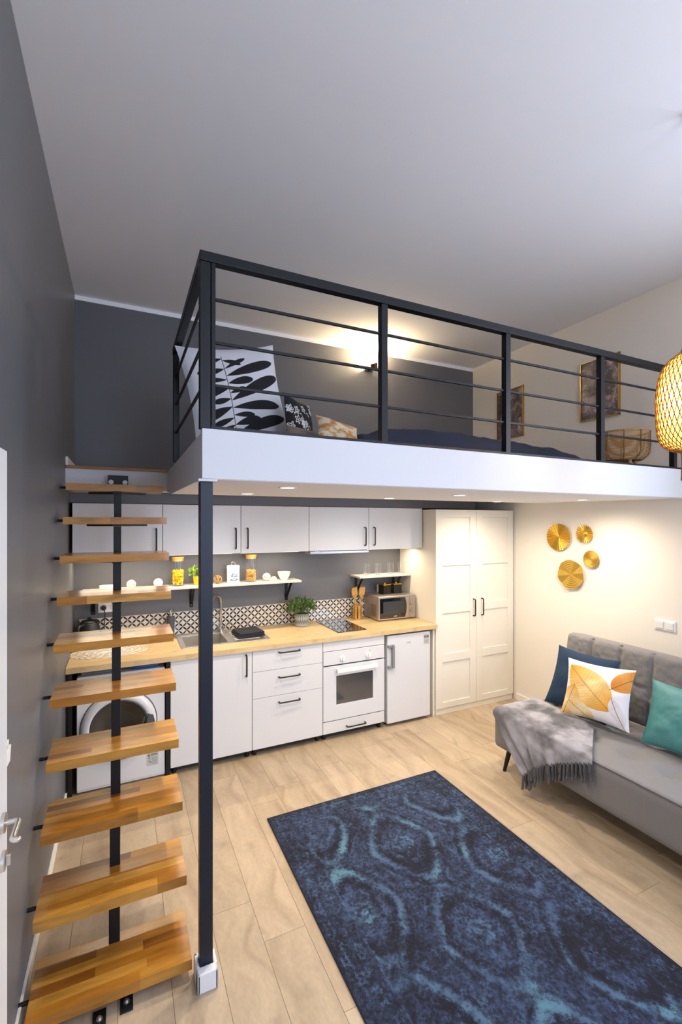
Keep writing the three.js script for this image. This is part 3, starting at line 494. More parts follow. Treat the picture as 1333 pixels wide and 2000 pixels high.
{ // bottle, kettle, mat, small things at the left
  const b = thing('dish_bottle', 'tapered dark grey bottle with steel pump beside the sink', 'bottle', [0.352, CT, -4.07]);
  part('body', lathe([[0.001, 0.0005], [0.026, 0.0005], [0.028, 0.01], [0.034, 0.175], [0.031, 0.18], [0.001, 0.181]], 36), S({ color: hex('#4d5056'), roughness: 0.5 }), b);
  part('pump', merge([cyl(0.011, 0.013, 0.03, 16).translate(0, 0.196, 0), tube([[0, 0.21, 0], [0, 0.232, 0], [0.02, 0.236, 0.015]], 0.005, 12, 8)]), mChrome, b);
  const k = thing('electric_kettle', 'matte black electric kettle in the worktop corner', 'kettle', [-0.245, CT, -4.02], 1.05); k.scale.setScalar(1.16);
  const mk = S({ color: hex('#1b1c1f'), roughness: 0.4 });
  part('base', cyl(0.075, 0.078, 0.018, 36).translate(0, 0.0095, 0), mk, k);
  part('body', lathe([[0.001, 0.02], [0.07, 0.02], [0.074, 0.03], [0.068, 0.11], [0.056, 0.165], [0.052, 0.17], [0.001, 0.172]], 40), mk, k);
  part('lid', lathe([[0.05, 0.172], [0.045, 0.182], [0.012, 0.188], [0.012, 0.2], [0.001, 0.201]], 32), mk, k);
  part('handle', bentTube([[-0.055, 0.16, 0], [-0.115, 0.165, 0], [-0.11, 0.05, 0], [-0.07, 0.04, 0]], 0.009, 0.03, 10), mk, k);
  part('spout', extrude(poly([[0, 0], [0.035, 0.045], [0.03, 0.05], [0, 0.045]]), 0.024, 0.002).translate(0.056, 0.115, -0.012), mk, k);
  const m = thing('lace_mat', 'white crocheted lace mat on the worktop under the treads', 'mat', [-0.10, CT, -3.82]);
  const ls = []; for (let r = 1; r <= 5; r++) ls.push(tube(Array.from({ length: 60 }, (_, i) => { const a = i / 60 * 6.283, q = 0.045 * r + (r === 5 ? 0.008 : 0.004) * Math.sin(a * (8 + r * 4)); return [Math.cos(a) * q * 1.15, 0.0025, Math.sin(a) * q * 0.7]; }), 0.0025, 160, 5, true)); for (let i = 0; i < 20; i++) { const a = i / 20 * 6.283; ls.push(tube([[0, 0.0025, 0], [Math.cos(a) * 0.13, 0.0025, Math.sin(a) * 0.078], [Math.cos(a) * 0.255, 0.0025, Math.sin(a) * 0.155]], 0.002, 4, 5)); }
  part('lace', merge(ls), mPlasticW, m);
  const g = thing('sponge_holder', 'small chrome wire sponge holder behind the worktop edge', 'holder', [0.245, CT, -4.09]);
  part('wire', merge([0, 1, 2].map((r) => bentTube([[-0.04, 0.006 + r * 0.022, -0.025], [-0.04, 0.006 + r * 0.022, 0.025], [0.04, 0.006 + r * 0.022, 0.025], [0.04, 0.006 + r * 0.022, -0.025], [-0.039, 0.006 + r * 0.022, -0.025]], 0.0025, 0.01, 6))), mChrome, g);
  part('upright', merge([[-0.04, 0.0], [0.04, 0.0], [0, 0.025], [0, -0.025]].map(([x, z]) => cyl(0.002, 0.002, 0.055, 6).translate(x, 0.0285, z))), mChrome, g);
  const so = socket('white double socket on the dark wall above the kettle', [-0.115, 1.16, ZB], 2);
  socket('white double socket on the dark wall behind the tins', [2.475, 1.155, ZB], 2);
  const cord = part('cord', merge([cyl(0.019, 0.017, 0.028, 20).rotateX(Math.PI / 2).translate(0, 0, 0.016), tube([[0, -0.005, 0.03], [0.01, -0.04, 0.042], [0.005, -0.15, 0.03], [0.0, -0.22, 0.035], [-0.02, -0.272, 0.06], [-0.012, -0.2755, 0.10]], 0.0035, 40, 6)]), mk, scene, [-0.1505, 1.16, ZB + 0.012]);
  scene.updateMatrixWorld(true); k.attach(cord);
}
// ---------------------------------------------------------------- wall shelves and what stands on them
const SH = 1.315;
const bracketGeo = () => merge([box(0.03, 0.19, 0.004).translate(0, -0.095, 0.002), box(0.03, 0.004, 0.17).translate(0, -0.002, 0.085), box(0.022, 0.218, 0.004).rotateX(0.72).translate(0, -0.086, 0.076)]);
function shelf(label, x0, x1, brackets) {
  const t = thing('wall_shelf', label, 'shelf');
  part('board', span(x0, x1, SH - 0.018, SH, ZB + 0.001, -3.945, 0.002), mShelf, t);
  for (const x of brackets) { const b = part('shelf_bracket', bracketGeo(), mBlack, t, [x, SH - 0.0185, ZB + 0.001]); part('screw', cyl(0.005, 0.005, 0.003, 12).rotateX(Math.PI / 2), mSteel, b, [0, -0.165, 0.0055]); }
}
shelf('long white wall shelf carrying the jars and canister', -0.30, 1.478, [-0.225, 0.53, 1.40]);
shelf('short white wall shelf carrying four drinking glasses', 2.085, 2.680, [2.15, 2.60]);
{
  const g = lathe([[0.001, 0.004], [0.027, 0.004], [0.03, 0.002], [0.03, 0.008], [0.036, 0.06], [0.037, 0.118], [0.0355, 0.118], [0.034, 0.06], [0.028, 0.012], [0.001, 0.012]], 32);
  [2.205, 2.345, 2.485, 2.625].forEach((x, i) => { const t = thing('drinking_glass', ['fourth clear drinking glass from the wardrobe', 'third clear drinking glass from the wardrobe', 'second clear drinking glass from the wardrobe', 'clear drinking glass next to the wardrobe side'][i], 'glass', [x, SH, -4.03 - 0.01 * (i % 2)], 0, 'drinking glasses on the short shelf'); part('tumbler', g, mGlass, t); });
  const jar = (x, label, fill, pieces, mat2) => {
    const t = thing('storage_jar', label, 'jar', [x, SH, -4.04]);
    part('glass', lathe([[0.001, 0.001], [0.045, 0.001], [0.048, 0.006], [0.048, 0.225], [0.046, 0.228]], 40), mGlass, t);
    part('lid', merge([cyl(0.05, 0.05, 0.018, 36).translate(0, 0.238, 0), cyl(0.044, 0.044, 0.02, 36).translate(0, 0.22, 0)]), mBamboo, t);
    const list = []; for (let i = 0; i < 320; i++) { const a = rnd(6.283), r = Math.sqrt(rnd()) * 0.039, q = pieces(); q.rotateX(rnd(6.28)).rotateY(rnd(6.28)).rotateZ(rnd(6.28)).translate(Math.cos(a) * r, 0.016 + rnd() * fill + (a > 3 ? 0.008 : 0), Math.sin(a) * r); list.push(q); }
    tag(part('contents', merge(list), mat2, t), fill > 0.1 ? 'yellow pasta pieces' : 'tan pasta shells').userData.kind = 'stuff';
  };
  jar(0.407, 'tall glass jar of bright yellow pasta on the long shelf', 0.11, () => box(0.02, 0.012, 0.004, 0.0015), S({ color: hex('#f2c41c'), roughness: 0.55 }));
  jar(1.028, 'tall glass jar of tan pasta shells on the long shelf', 0.085, () => new THREE.TorusGeometry(0.0065, 0.0032, 5, 8, 4.6), S({ color: hex('#cf9f58'), roughness: 0.6 }));
  const p = thing('small_potted_plant', 'small leafy plant in a yellow pot on the long shelf', 'plant', [0.565, SH, -4.04]);
  part('pot', lathe([[0.001, 0.0005], [0.03, 0.0005], [0.037, 0.075], [0.034, 0.075], [0.028, 0.01], [0.001, 0.01]], 32), S({ color: hex('#e2b61d'), roughness: 0.4 }), p);
  part('soil', cyl(0.033, 0.031, 0.008, 20).translate(0, 0.063, 0), mGap, p);
  part('foliage', foliage(130, 0.07, 0.1, 0.036, 0.016, 0.065, 55), M({ color: hex('#7fa52e'), roughness: 0.55, transmission: 0.25, thickness: 0, side: THREE.DoubleSide }), p).userData.kind = 'stuff';
  const ball = (x, r, label, m, n, tr) => { const list = []; for (let i = 0; i < n; i++) list.push(new THREE.TorusGeometry(r - 0.0025 - rnd(0.002), tr, 5, 36).rotateX(rnd(3.14)).rotateY(rnd(6.28)).rotateZ(rnd(3.14))); tag(part('woven_ball', merge(list), m, scene, [x, SH + r, -4.04]), label, 'ball', 'woven balls on the long shelf'); };
  const mVine = S({ color: hex('#b08a58'), roughness: 0.8 }), mPale = S({ color: hex('#efe6d4'), roughness: 0.8 });
  ball(0.05, 0.036, 'pale woven ball on the long shelf, beside the white oval dish', mPale, 14, 0.0024); ball(0.252, 0.036, 'white woven ball beside the yellow pasta jar', mPlasticW, 30, 0.003); ball(0.735, 0.038, 'brown twig ball beside the white canister', mVine, 12, 0.0022); ball(1.172, 0.037, 'cream woven ball beside the jar of tan pasta', mPale, 16, 0.0026);
  tag(part('shell', merge([0, 1, 2, 3, 4].map((i) => new THREE.SphereGeometry(0.017, 12, 8).scale(1, 0.9, 0.9).translate((i - 2) * 0.008, 0.0165 + (i % 2) * 0.012, (i % 3) * 0.006))), S({ color: hex('#ead7bd'), roughness: 0.6, bumpMap: mottleTex, bumpScale: 0.003 }), scene, [1.225, SH, -4.0]), 'small knobbly seashell beside the white bowl', 'shell');
  const c = thing('canister', 'white enamel canister with blue script and a looped lid', 'canister', [0.869, SH, -4.04], -0.35);
  const scr = canvasTex(512, 256, (q, w, h) => { q.fillStyle = '#e6e7ee'; q.fillRect(0, 0, w, h); q.strokeStyle = '#33426f'; q.lineCap = 'round'; const line = (x0, x1, y, a, n, lw) => { q.lineWidth = lw; q.beginPath(); for (let i = 0; i <= 80; i++) { const t = i / 80, x = x0 + (x1 - x0) * t + a * 0.5 * Math.sin(t * n * 6.283), yy = y - a * Math.abs(Math.sin(t * n * 3.1416 + 0.4)) * (1 + 0.7 * Math.sin(t * 9)); i ? q.lineTo(x, yy) : q.moveTo(x, yy); } q.stroke(); }; line(70, 150, 60, 5, 6, 5); line(80, 150, 105, 16, 4, 6); line(72, 160, 140, 20, 5, 7); line(95, 150, 170, 7, 5, 5); line(60, 165, 205, 14, 8, 7); });
  scr.wrapS = THREE.RepeatWrapping;
  part('body', (() => { const g = cyl(0.054, 0.054, 0.128, 48).translate(0, 0.0645, 0); return g; })(), [S({ map: scr, roughness: 0.35 }), mPlasticW, mPlasticW], c).rotation.y = -1.05;
  part('lid', merge([cyl(0.055, 0.055, 0.02, 48).translate(0, 0.139, 0), cyl(0.05, 0.055, 0.006, 48).translate(0, 0.152, 0)]), S({ color: hex('#e6e7ee'), roughness: 0.35 }), c);
  part('lid_loop', new THREE.TorusGeometry(0.016, 0.0035, 8, 28).translate(0, 0.168, 0), mChrome, c);
  const bo = thing('bowl', 'small white fluted bowl at the end of the long shelf', 'bowl', [1.335, SH, -4.03]);
  part('shell', (() => { const g = lathe([[0.001, 0.001], [0.026, 0.001], [0.03, 0.004], [0.052, 0.045], [0.06, 0.078], [0.057, 0.078], [0.049, 0.047], [0.026, 0.012], [0.001, 0.011]], 64), q = g.attributes.position; for (let i = 0; i < q.count; i++) { const a = Math.atan2(q.getZ(i), q.getX(i)), k = 1 + 0.02 * Math.cos(a * 16) * (q.getY(i) / 0.078); q.setX(i, q.getX(i) * k); q.setZ(i, q.getZ(i) * k); } g.computeVertexNormals(); return g; })(), S({ color: hex('#f3eee4'), roughness: 0.35 }), bo);
  tag(part('oval_dish', lathe([[0.001, 0.001], [0.05, 0.001], [0.06, 0.012], [0.062, 0.036], [0.058, 0.036], [0.055, 0.012], [0.001, 0.009]], 48).scale(1.05, 1, 0.7), S({ color: hex('#f1ece4'), roughness: 0.35 }), scene, [-0.115, SH + 0.0005, -4.04]), 'white oval dish on the long shelf, behind the stair spine', 'dish');
}

// ---------------------------------------------------------------- soft furnishings
const mSofa = M({ color: hex('#817e7e'), roughness: 0.9, sheen: 0.4, sheenRoughness: 0.5, sheenColor: hex('#a5a3ab'), bumpMap: scaled(weaveTex, 3, 3), bumpScale: 0.0004 });
function quilted(W, T, L, o) {                     // slab, y is its soft face; seams across z every L/nz, along z at nx
  const nX = o.nX ?? 48, nZ = o.nZ ?? 140, g0 = new THREE.BoxGeometry(W, T, L, nX, 8, nZ); let g = mergeVertices((() => { const q = g0.clone(); q.deleteAttribute('uv'); q.deleteAttribute('normal'); return q; })(), 1e-5);
  const p = g.attributes.position, r = o.r, v = new THREE.Vector3(), c = new THREE.Vector3();
  for (let i = 0; i < p.count; i++) {
    v.fromBufferAttribute(p, i); const top = v.y > T / 2 - 1e-4, frontF = v.x < -W / 2 + 1e-4;
    const z = v.z, x = v.x; c.set(clamp(v.x, -W / 2 + r, W / 2 - r), clamp(v.y, -T / 2 + r, T / 2 - r), clamp(v.z, -L / 2 + r, L / 2 - r)); const d = v.clone().sub(c); if (d.lengthSq() > 1e-12) { d.setLength(r); v.copy(c).add(d); }
    const cz = L / o.cz, cx = W / o.cx, dz = Math.abs(((z + L / 2) / cz + 0.5 + (o.off ?? 0)) % 1 - 0.5) * cz, dx = Math.abs(((x + W / 2) / cx + 0.5) % 1 - 0.5) * cx, inner = z > -L / 2 + cz / 2 && z < L / 2 - cz / 2, innerX = x > -W / 2 + cx / 2 && x < W / 2 - cx / 2;
    const sz = inner ? Math.exp(-Math.pow(dz / o.sw, 2)) : 0, sx = innerX ? Math.exp(-Math.pow(dx / o.sw, 2)) : 0, dip = inner && innerX ? Math.exp(-(dz * dz + dx * dx) / (o.tr * o.tr)) : 0;
    if (top) v.y += -o.a * Math.max(sz, sx * o.xk) - o.tuft * dip + o.wr * (fbm(x * 22 + z * 6, z * 26 - x * 5, o.s) - 0.5);
    if (frontF && o.frontSeam) v.x += o.frontSeam * sz;
    p.setXYZ(i, v.x, v.y, v.z);
  }
  g.computeVertexNormals(); g = g.toNonIndexed(); return uvBox(g, 'z');
}
{
  const t = thing('sofa', 'grey tufted fabric sofa without arms against the cream wall', 'sofa', [2.95, 0, -1.585]), L = 2.07;
  part('seat', quilted(0.74, 0.27, L, { r: 0.03, cz: 8.5, off: 0.5, cx: 2.6, sw: 0.012, tr: 0.06, a: 0.006, xk: 0.7, tuft: 0.034, wr: 0.004, s: 3, frontSeam: 0.003 }), mSofa, t, [-0.05, 0.295, 0]);
  const back = part('backrest', quilted(0.52, 0.17, L, { r: 0.045, cz: 9, cx: 2, sw: 0.016, tr: 0.06, a: 0.02, xk: 0.35, tuft: 0.012, wr: 0.014, s: 8, nX: 56, nZ: 220 }).rotateZ(Math.PI / 2), mSofa, t, [0.42, 0.672, 0]); back.rotation.z = -0.17;
  part('piping', tube([[-0.418, 0.425, -L / 2 + 0.02], [-0.419, 0.424, 0], [-0.418, 0.425, L / 2 - 0.02]], 0.004, 40, 6), mSofa, t);
  for (const [x, z] of [[-0.36, -0.93], [-0.36, 0.93], [0.25, -0.93], [0.25, 0.93]]) { const s = z < 0 ? -1 : 1, g = cyl(0.02, 0.012, 0.165, 14); const q = g.attributes.position; for (let i = 0; i < q.count; i++) if (q.getY(i) < 0) { q.setX(i, q.getX(i) + (x < 0 ? -0.035 : 0.035)); q.setZ(i, q.getZ(i) + s * 0.02); } part('leg', g, mBlack, t, [x, 0.0825, z]); }
}
function pillowGeo(W, Hh, T, s, wr = 0.01) {       // stuffed square with pointed corners, front and back faces
  const side = (k) => surface(30, 30, (u, v) => { const a = u * 2 - 1, b = v * 2 - 1, x = a * W / 2 * (1 - 0.09 * (1 - b * b)), y = b * Hh / 2 * (1 - 0.09 * (1 - a * a)), e = Math.pow(Math.max(0, (1 - Math.pow(Math.abs(a), 2.4)) * (1 - Math.pow(Math.abs(b), 2.4))), 0.62); return [k > 0 ? x : -x, y, k * (T / 2 * e + wr * e * (fbm(a * 2.4 + s * 3, b * 2.4 * k, s) - 0.5) * 2)]; });
  return merge([side(1), side(-1)]);
}
function cushion(name, label, category, geo, m, c, right, up, group) {
  const X = v3(right).normalize(), Y = v3(up), Z = X.clone().cross(Y).normalize(); Y.copy(Z.clone().cross(X));
  const o = part(name, geo, m); o.quaternion.setFromRotationMatrix(new THREE.Matrix4().makeBasis(X, Y, Z)); o.position.set(...c); return tag(o, label, category, group);
}
const fab = (o) => M({ roughness: 0.85, sheen: 0.25, sheenRoughness: 0.5, bumpMap: scaled(weaveTex, 4, 4), bumpScale: 0.0005, ...o });
const leafPrint = canvasTex(512, 512, (c, w) => {
  c.fillStyle = '#e9e6ea'; c.fillRect(0, 0, w, w);
  const leaf = (x, y, L, W, a, fill, edge) => { c.save(); c.translate(x, y); c.rotate(a); c.beginPath(); c.moveTo(0, 0); c.bezierCurveTo(L * 0.2, -W, L * 0.75, -W * 0.9, L, 0); c.bezierCurveTo(L * 0.75, W * 0.9, L * 0.2, W, 0, 0); const g = c.createLinearGradient(0, 0, L, 0); g.addColorStop(0, edge); g.addColorStop(0.5, fill); g.addColorStop(1, edge); c.fillStyle = g; c.fill(); c.strokeStyle = 'rgba(150,95,35,0.55)'; c.lineWidth = 1.3; for (let i = 1; i < 16; i++) for (const s of [-1, 1]) { c.beginPath(); c.moveTo(L * i / 17, 0); c.quadraticCurveTo(L * (i + 1.5) / 17, s * W * 0.3, L * (i + 2.4) / 17, s * W * 0.66 * Math.sin(Math.PI * (i + 1) / 18)); c.stroke(); } c.strokeStyle = '#5a3a1c'; c.lineWidth = 3.5; c.beginPath(); c.moveTo(-20, 0); c.lineTo(L, 0); c.stroke(); c.restore(); };
  leaf(400, 400, 500, 215, Math.PI * 1.24, '#ecd296', '#dc9630'); leaf(10, 560, 340, 150, -1.3, '#ead6a6', '#cf9a4c'); leaf(270, 540, 260, 110, -2.5, '#eedfb8', '#dcb878'); leaf(395, 200, 260, 120, -0.75, '#e3a052', '#cf7c26'); leaf(480, 500, 230, 70, -1.9, '#e2dfe6', '#d5d2dc');
});
cushion('throw_cushion', 'navy blue velvet cushion leaning in the sofa corner', 'cushion', pillowGeo(0.5, 0.46, 0.13, 2, 0.014), fab({ color: hex('#12304c') }), [3.115, 0.642, -2.325], [0.04, 0.0, 1], [0.42, 1, -0.03]);
cushion('throw_cushion', 'white cushion printed with golden leaves on the sofa', 'cushion', pillowGeo(0.47, 0.40, 0.13, 5, 0.012), fab({ map: leafPrint }), [2.985, 0.660, -2.105], [0.14, 0.06, 1], [0.38, 1, -0.09]);
cushion('throw_cushion', 'teal satin cushion on the sofa', 'cushion', pillowGeo(0.5, 0.41, 0.15, 9, 0.016), M({ color: hex('#4a8a8d'), roughness: 0.5, sheen: 0.5, sheenColor: hex('#9fd0d2'), sheenRoughness: 0.35 }), [3.065, 0.638, -1.575], [-0.05, 0.05, 1], [0.4, 1, -0.05]);
{ // throw over the far end of the sofa
  const t = thing('throw_blanket', 'grey plush throw with knotted fringe over the sofa end', 'blanket');
  const path = (s, d) => {                         // s 0 far .. 1 near; d metres along from the back edge, over the front edge, then down
    const top = 0.42 - 0.06 * s, R = 0.035, xF = 2.515, y0 = 0.447;
    if (d < top) return [xF + R + (top - d), y0, 0];
    const a = Math.min(1, (d - top) / (R * 1.57)) * Math.PI / 2; const rest = Math.max(0, d - top - R * 1.57);
    return [xF + R - R * Math.sin(a) - 0.055 * Math.min(1, rest / 0.25) , y0 - R * (1 - Math.cos(a)) - rest, rest];
  };
  const total = (s) => (0.42 - 0.06 * s) + 0.055 + mixn(0.285, 0.005, Math.pow(s, 1.1));
  const zAt = (s, x, rest) => mixn(-2.61 + 0.36 * clamp(rest / 0.285, 0, 1.2), mixn(-1.79, -2.1, clamp((x - 2.5) / 0.45, 0, 1)), s);
  const f = (s, v) => { const d = v * total(s), [x, y, rest] = path(s, d), w = fbm(s * 7 + v * 2, v * 5, 4), fold = 0.012 * Math.sin(s * 34 + 3 * noise(s * 6, v * 3, 5)) * clamp(rest / 0.15, 0, 1); const bulge = 0.014 * (w - 0.2) + 0.005 * fbm(s * 22, v * 20, 6); return rest > 0 ? [x - fold - bulge, y, zAt(s, x, rest)] : [x - bulge * 0.3, y + bulge, zAt(s, x, 0)]; };
  const plush = dataTex(256, 256, (u, v) => { const n = fbm(u * 5, v * 5, 61), m = fbm(u * 20 + 3, v * 14, 62), g = 0.60 + 0.36 * clamp((n - 0.5) * 3.2 + 0.5, 0, 1) + 0.16 * (m - 0.5); return [g, g, g * 1.02]; });
  const mThrow = M({ color: hex('#a3a1a6'), map: plush, roughness: 0.95, sheen: 0.5, sheenRoughness: 0.4, sheenColor: hex('#d0d0d8'), side: THREE.DoubleSide });
  part('cloth', surface(80, 70, f), mThrow, t);
  const mF = S({ color: hex('#6c6a6f'), roughness: 0.95, bumpMap: scaled(weaveTex, 3, 0.4), bumpScale: 0.004 });
  for (let i = 0; i < 27; i++) { const s = (i + 0.5) / 27, [x, y, z] = f(s, 1), L = rnd(0.085, 0.11), j = rnd(-0.012, 0.012); part('tassel', tube([[x - 0.002, y + 0.012, z], [x - 0.004, y - L * 0.35, z + j * 0.4], [x + 0.002, y - L * 0.7, z + j], [x - 0.002, Math.max(0.012, y - L), z + j * 1.3]], 0.0085, 12, 7), mF, t); }
}
{ // rug
  const RW = 1.275, RL = 1.95, t = thing('rug', 'dark blue distressed rug with faded medallions on the wood floor', 'rug', [1.443, 0, -2.75 + RL / 2]);
  const tex = dataTex(1024, 1560, (u, v) => {
    const X = u * RW, Y = v * RL, ex = Math.min(X, RW - X), ey = Math.min(Y, RL - Y), e = Math.min(ex, ey);
    const wx = X + 0.014 * (fbm(X * 22, Y * 22, 71) - 0.5), wy = Y + 0.014 * (fbm(X * 22 + 9, Y * 22, 72) - 0.5);
    let k = 0.34, teal = 0;
    const near = (px, py, ox) => { const i = Math.round((wx - ox) / 0.42), q = 0.62, j = Math.round((wy - (i & 1 ? q / 2 : 0) - 0.16) / q); return [wx - ox - i * 0.42, wy - (i & 1 ? q / 2 : 0) - 0.16 - j * q]; };
    const [p, qy] = near(0, 0, RW / 2), ang = Math.atan2(qy, p), d = Math.pow(Math.pow(Math.abs(p) / 0.185, 1.5) + Math.pow(Math.abs(qy) / 0.27, 1.25), 0.75), r = Math.hypot(p, qy);
    const band = (x, c, w) => Math.exp(-Math.pow((x - c) / w, 2));
    const pet = 0.5 + 0.5 * Math.cos(ang * 8), fl = band(r, 0.045 + 0.012 * pet, 0.012) + band(r, 0.012, 0.008);
    const bloom = (s, f) => { const gx = wx * f, gy = wy * f, cx = Math.floor(gx), cy = Math.floor(gy), ox = hash(cx, cy, s) - 0.5, oy = hash(cx, cy, s + 1) - 0.5, rx = gx - cx - 0.5 - ox * 0.5, ry = gy - cy - 0.5 - oy * 0.5, rr = Math.hypot(rx, ry), aa = Math.atan2(ry, rx); return band(rr, 0.2 + 0.07 * Math.cos(aa * 5), 0.07) - 0.5 * band(rr, 0, 0.08); };
    if (e > 0.155) {
      k += 0.40 * band(d, 1.0, 0.09) + 0.2 * fl - 0.34 * band(d, 0.76, 0.1) + 0.2 * band(d, 0.52, 0.06) - 0.16 * band(d, 1.2, 0.06) + 0.16 * band(d, 1.3, 0.03) + 0.34 * bloom(80, 17) * (d < 0.95 ? 1 : 0.75) + 0.2 * bloom(90, 34);
      teal = band(d, 1.0, 0.16) + 0.8 * fl;
    } else {
      k += 0.22 * band(e, 0.15, 0.006) + 0.2 * band(e, 0.045, 0.005) - 0.12 * band(e, 0.03, 0.012) + 0.36 * bloom(84, 15) + 0.2 * bloom(95, 34) - 0.05; teal = 0.25;
      if (e < 0.014) k = 0.16;
    }
    const wear = fbm(X * 3.2, Y * 3.2, 75, 5), wear2 = fbm(X * 9, Y * 9, 76, 5), fine = noise(X * 330, Y * 330, 77), mid = noise(X * 95, Y * 95, 78), blot = fbm(X * 34, Y * 34, 82, 3);
    const keep = clamp((wear2 - 0.26) * 3.4, 0.42, 1.05);
    k = 0.30 + (k - 0.30) * keep * 0.95 + 0.30 * (wear - 0.5) + 0.26 * (fine - 0.5) + 0.42 * (mid - 0.5) + 0.42 * (blot - 0.5) - 0.42 * Math.pow(clamp(fbm(X * 7 + 4, Y * 7, 79, 5) * 1.9 - 0.78, 0, 1), 1.5);
    const tl = clamp(teal * keep * (1.7 * (fbm(X * 4 + 7, Y * 4, 81, 3) - 0.22)) + 0.5 * clamp(blot - 0.5, 0, 1), 0, 0.8), c0 = [0.05, 0.055, 0.115], c1 = [0.215, 0.275, 0.40], c2 = [0.32, 0.48, 0.54], s = clamp(k * 1.45, 0, 1.05);
    return [0, 1, 2].map((i) => mixn(c0[i], mixn(c1[i], c2[i], tl), s) );
  });
  const m = S({ map: tex, roughness: 0.97, bumpMap: scaled(mottleTex, 8, 12), bumpScale: 0.003 }), edge = S({ color: hex('#1a2038'), roughness: 0.95 });
  part('pile', new THREE.BoxGeometry(RW, 0.009, RL), [edge, edge, m, edge, edge, edge], t, [0, 0.0053, 0]);
  part('binding', merge([span(-RW / 2 - 0.004, -RW / 2, 0.0006, 0.0095, -RL / 2 - 0.004, RL / 2 + 0.004, 0.002), span(RW / 2, RW / 2 + 0.004, 0.0006, 0.0095, -RL / 2 - 0.004, RL / 2 + 0.004, 0.002), span(-RW / 2, RW / 2, 0.0006, 0.0095, -RL / 2 - 0.004, -RL / 2, 0.002), span(-RW / 2, RW / 2, 0.0006, 0.0095, RL / 2, RL / 2 + 0.004, 0.002)]), edge, t);
}
// ---------------------------------------------------------------- gold wall discs
{
  const disc = (label, z, y, r, f, n = 160, m = mGold) => {
    const g = surface(n, 26, (u, v) => { const a = u * Math.PI * 2, h = f(a, v); const rr = r * (h.r ?? v); return [Math.cos(a) * rr, Math.sin(a) * rr, h.z]; });
    const t = thing('wall_disc', label, 'wall decor', [XR - 0.003, y, z], -Math.PI / 2, 'gold discs on the cream wall');
    part('dish', g, m, t); part('hanger', cyl(0.02, 0.02, 0.01, 16).rotateX(Math.PI / 2).translate(0, 0, 0.0052), mGold, t);
    return t;
  };
  const mg = S({ color: hex('#dcb048'), roughness: 0.3, metalness: 0.9, side: THREE.DoubleSide }), mg2 = S({ color: hex('#c9a44c'), roughness: 0.42, metalness: 0.85, side: THREE.DoubleSide, bumpMap: scaled(mottleTex, 6, 6), bumpScale: 0.002 });
  disc('large gold pleated disc high on the cream wall', -2.98, 1.711, 0.126, (a, v) => ({ z: 0.014 + 0.012 * v * (0.5 + 0.5 * (2 / Math.PI) * Math.asin(Math.sin(a * 30))) + (v < 0.08 ? 0.006 : 0) }), 240, mg);
  disc('small gold flower disc with scalloped petals and domed centre', -2.711, 1.746, 0.078, (a, v) => ({ r: v * (v > 0.6 ? 1 + 0.1 * (v - 0.6) / 0.4 * Math.cos(a * 24) : 1), z: 0.013 + (v < 0.3 ? 0.012 * Math.sqrt(Math.max(0, 1 - v * v / 0.09)) : 0.008 * (v - 0.3) * (1 + Math.cos(a * 24))) }), 240, mg);
  disc('small gold disc with concentric rings', -2.647, 1.528, 0.075, (a, v) => ({ z: 0.013 + 0.0022 * Math.cos(v * 42) + (v < 0.12 ? 0.006 * (1 - v / 0.12) : 0) + 0.006 * v * v }), 120, mg2);
  disc('large gold fan-ribbed disc below the other discs', -2.849, 1.373, 0.132, (a, v) => ({ z: 0.013 + 0.007 * v * (1 + (2 / Math.PI) * Math.asin(Math.sin(a * 6 + 0.4))) + 0.0012 * Math.cos(v * 120) }), 240, mg2);
}
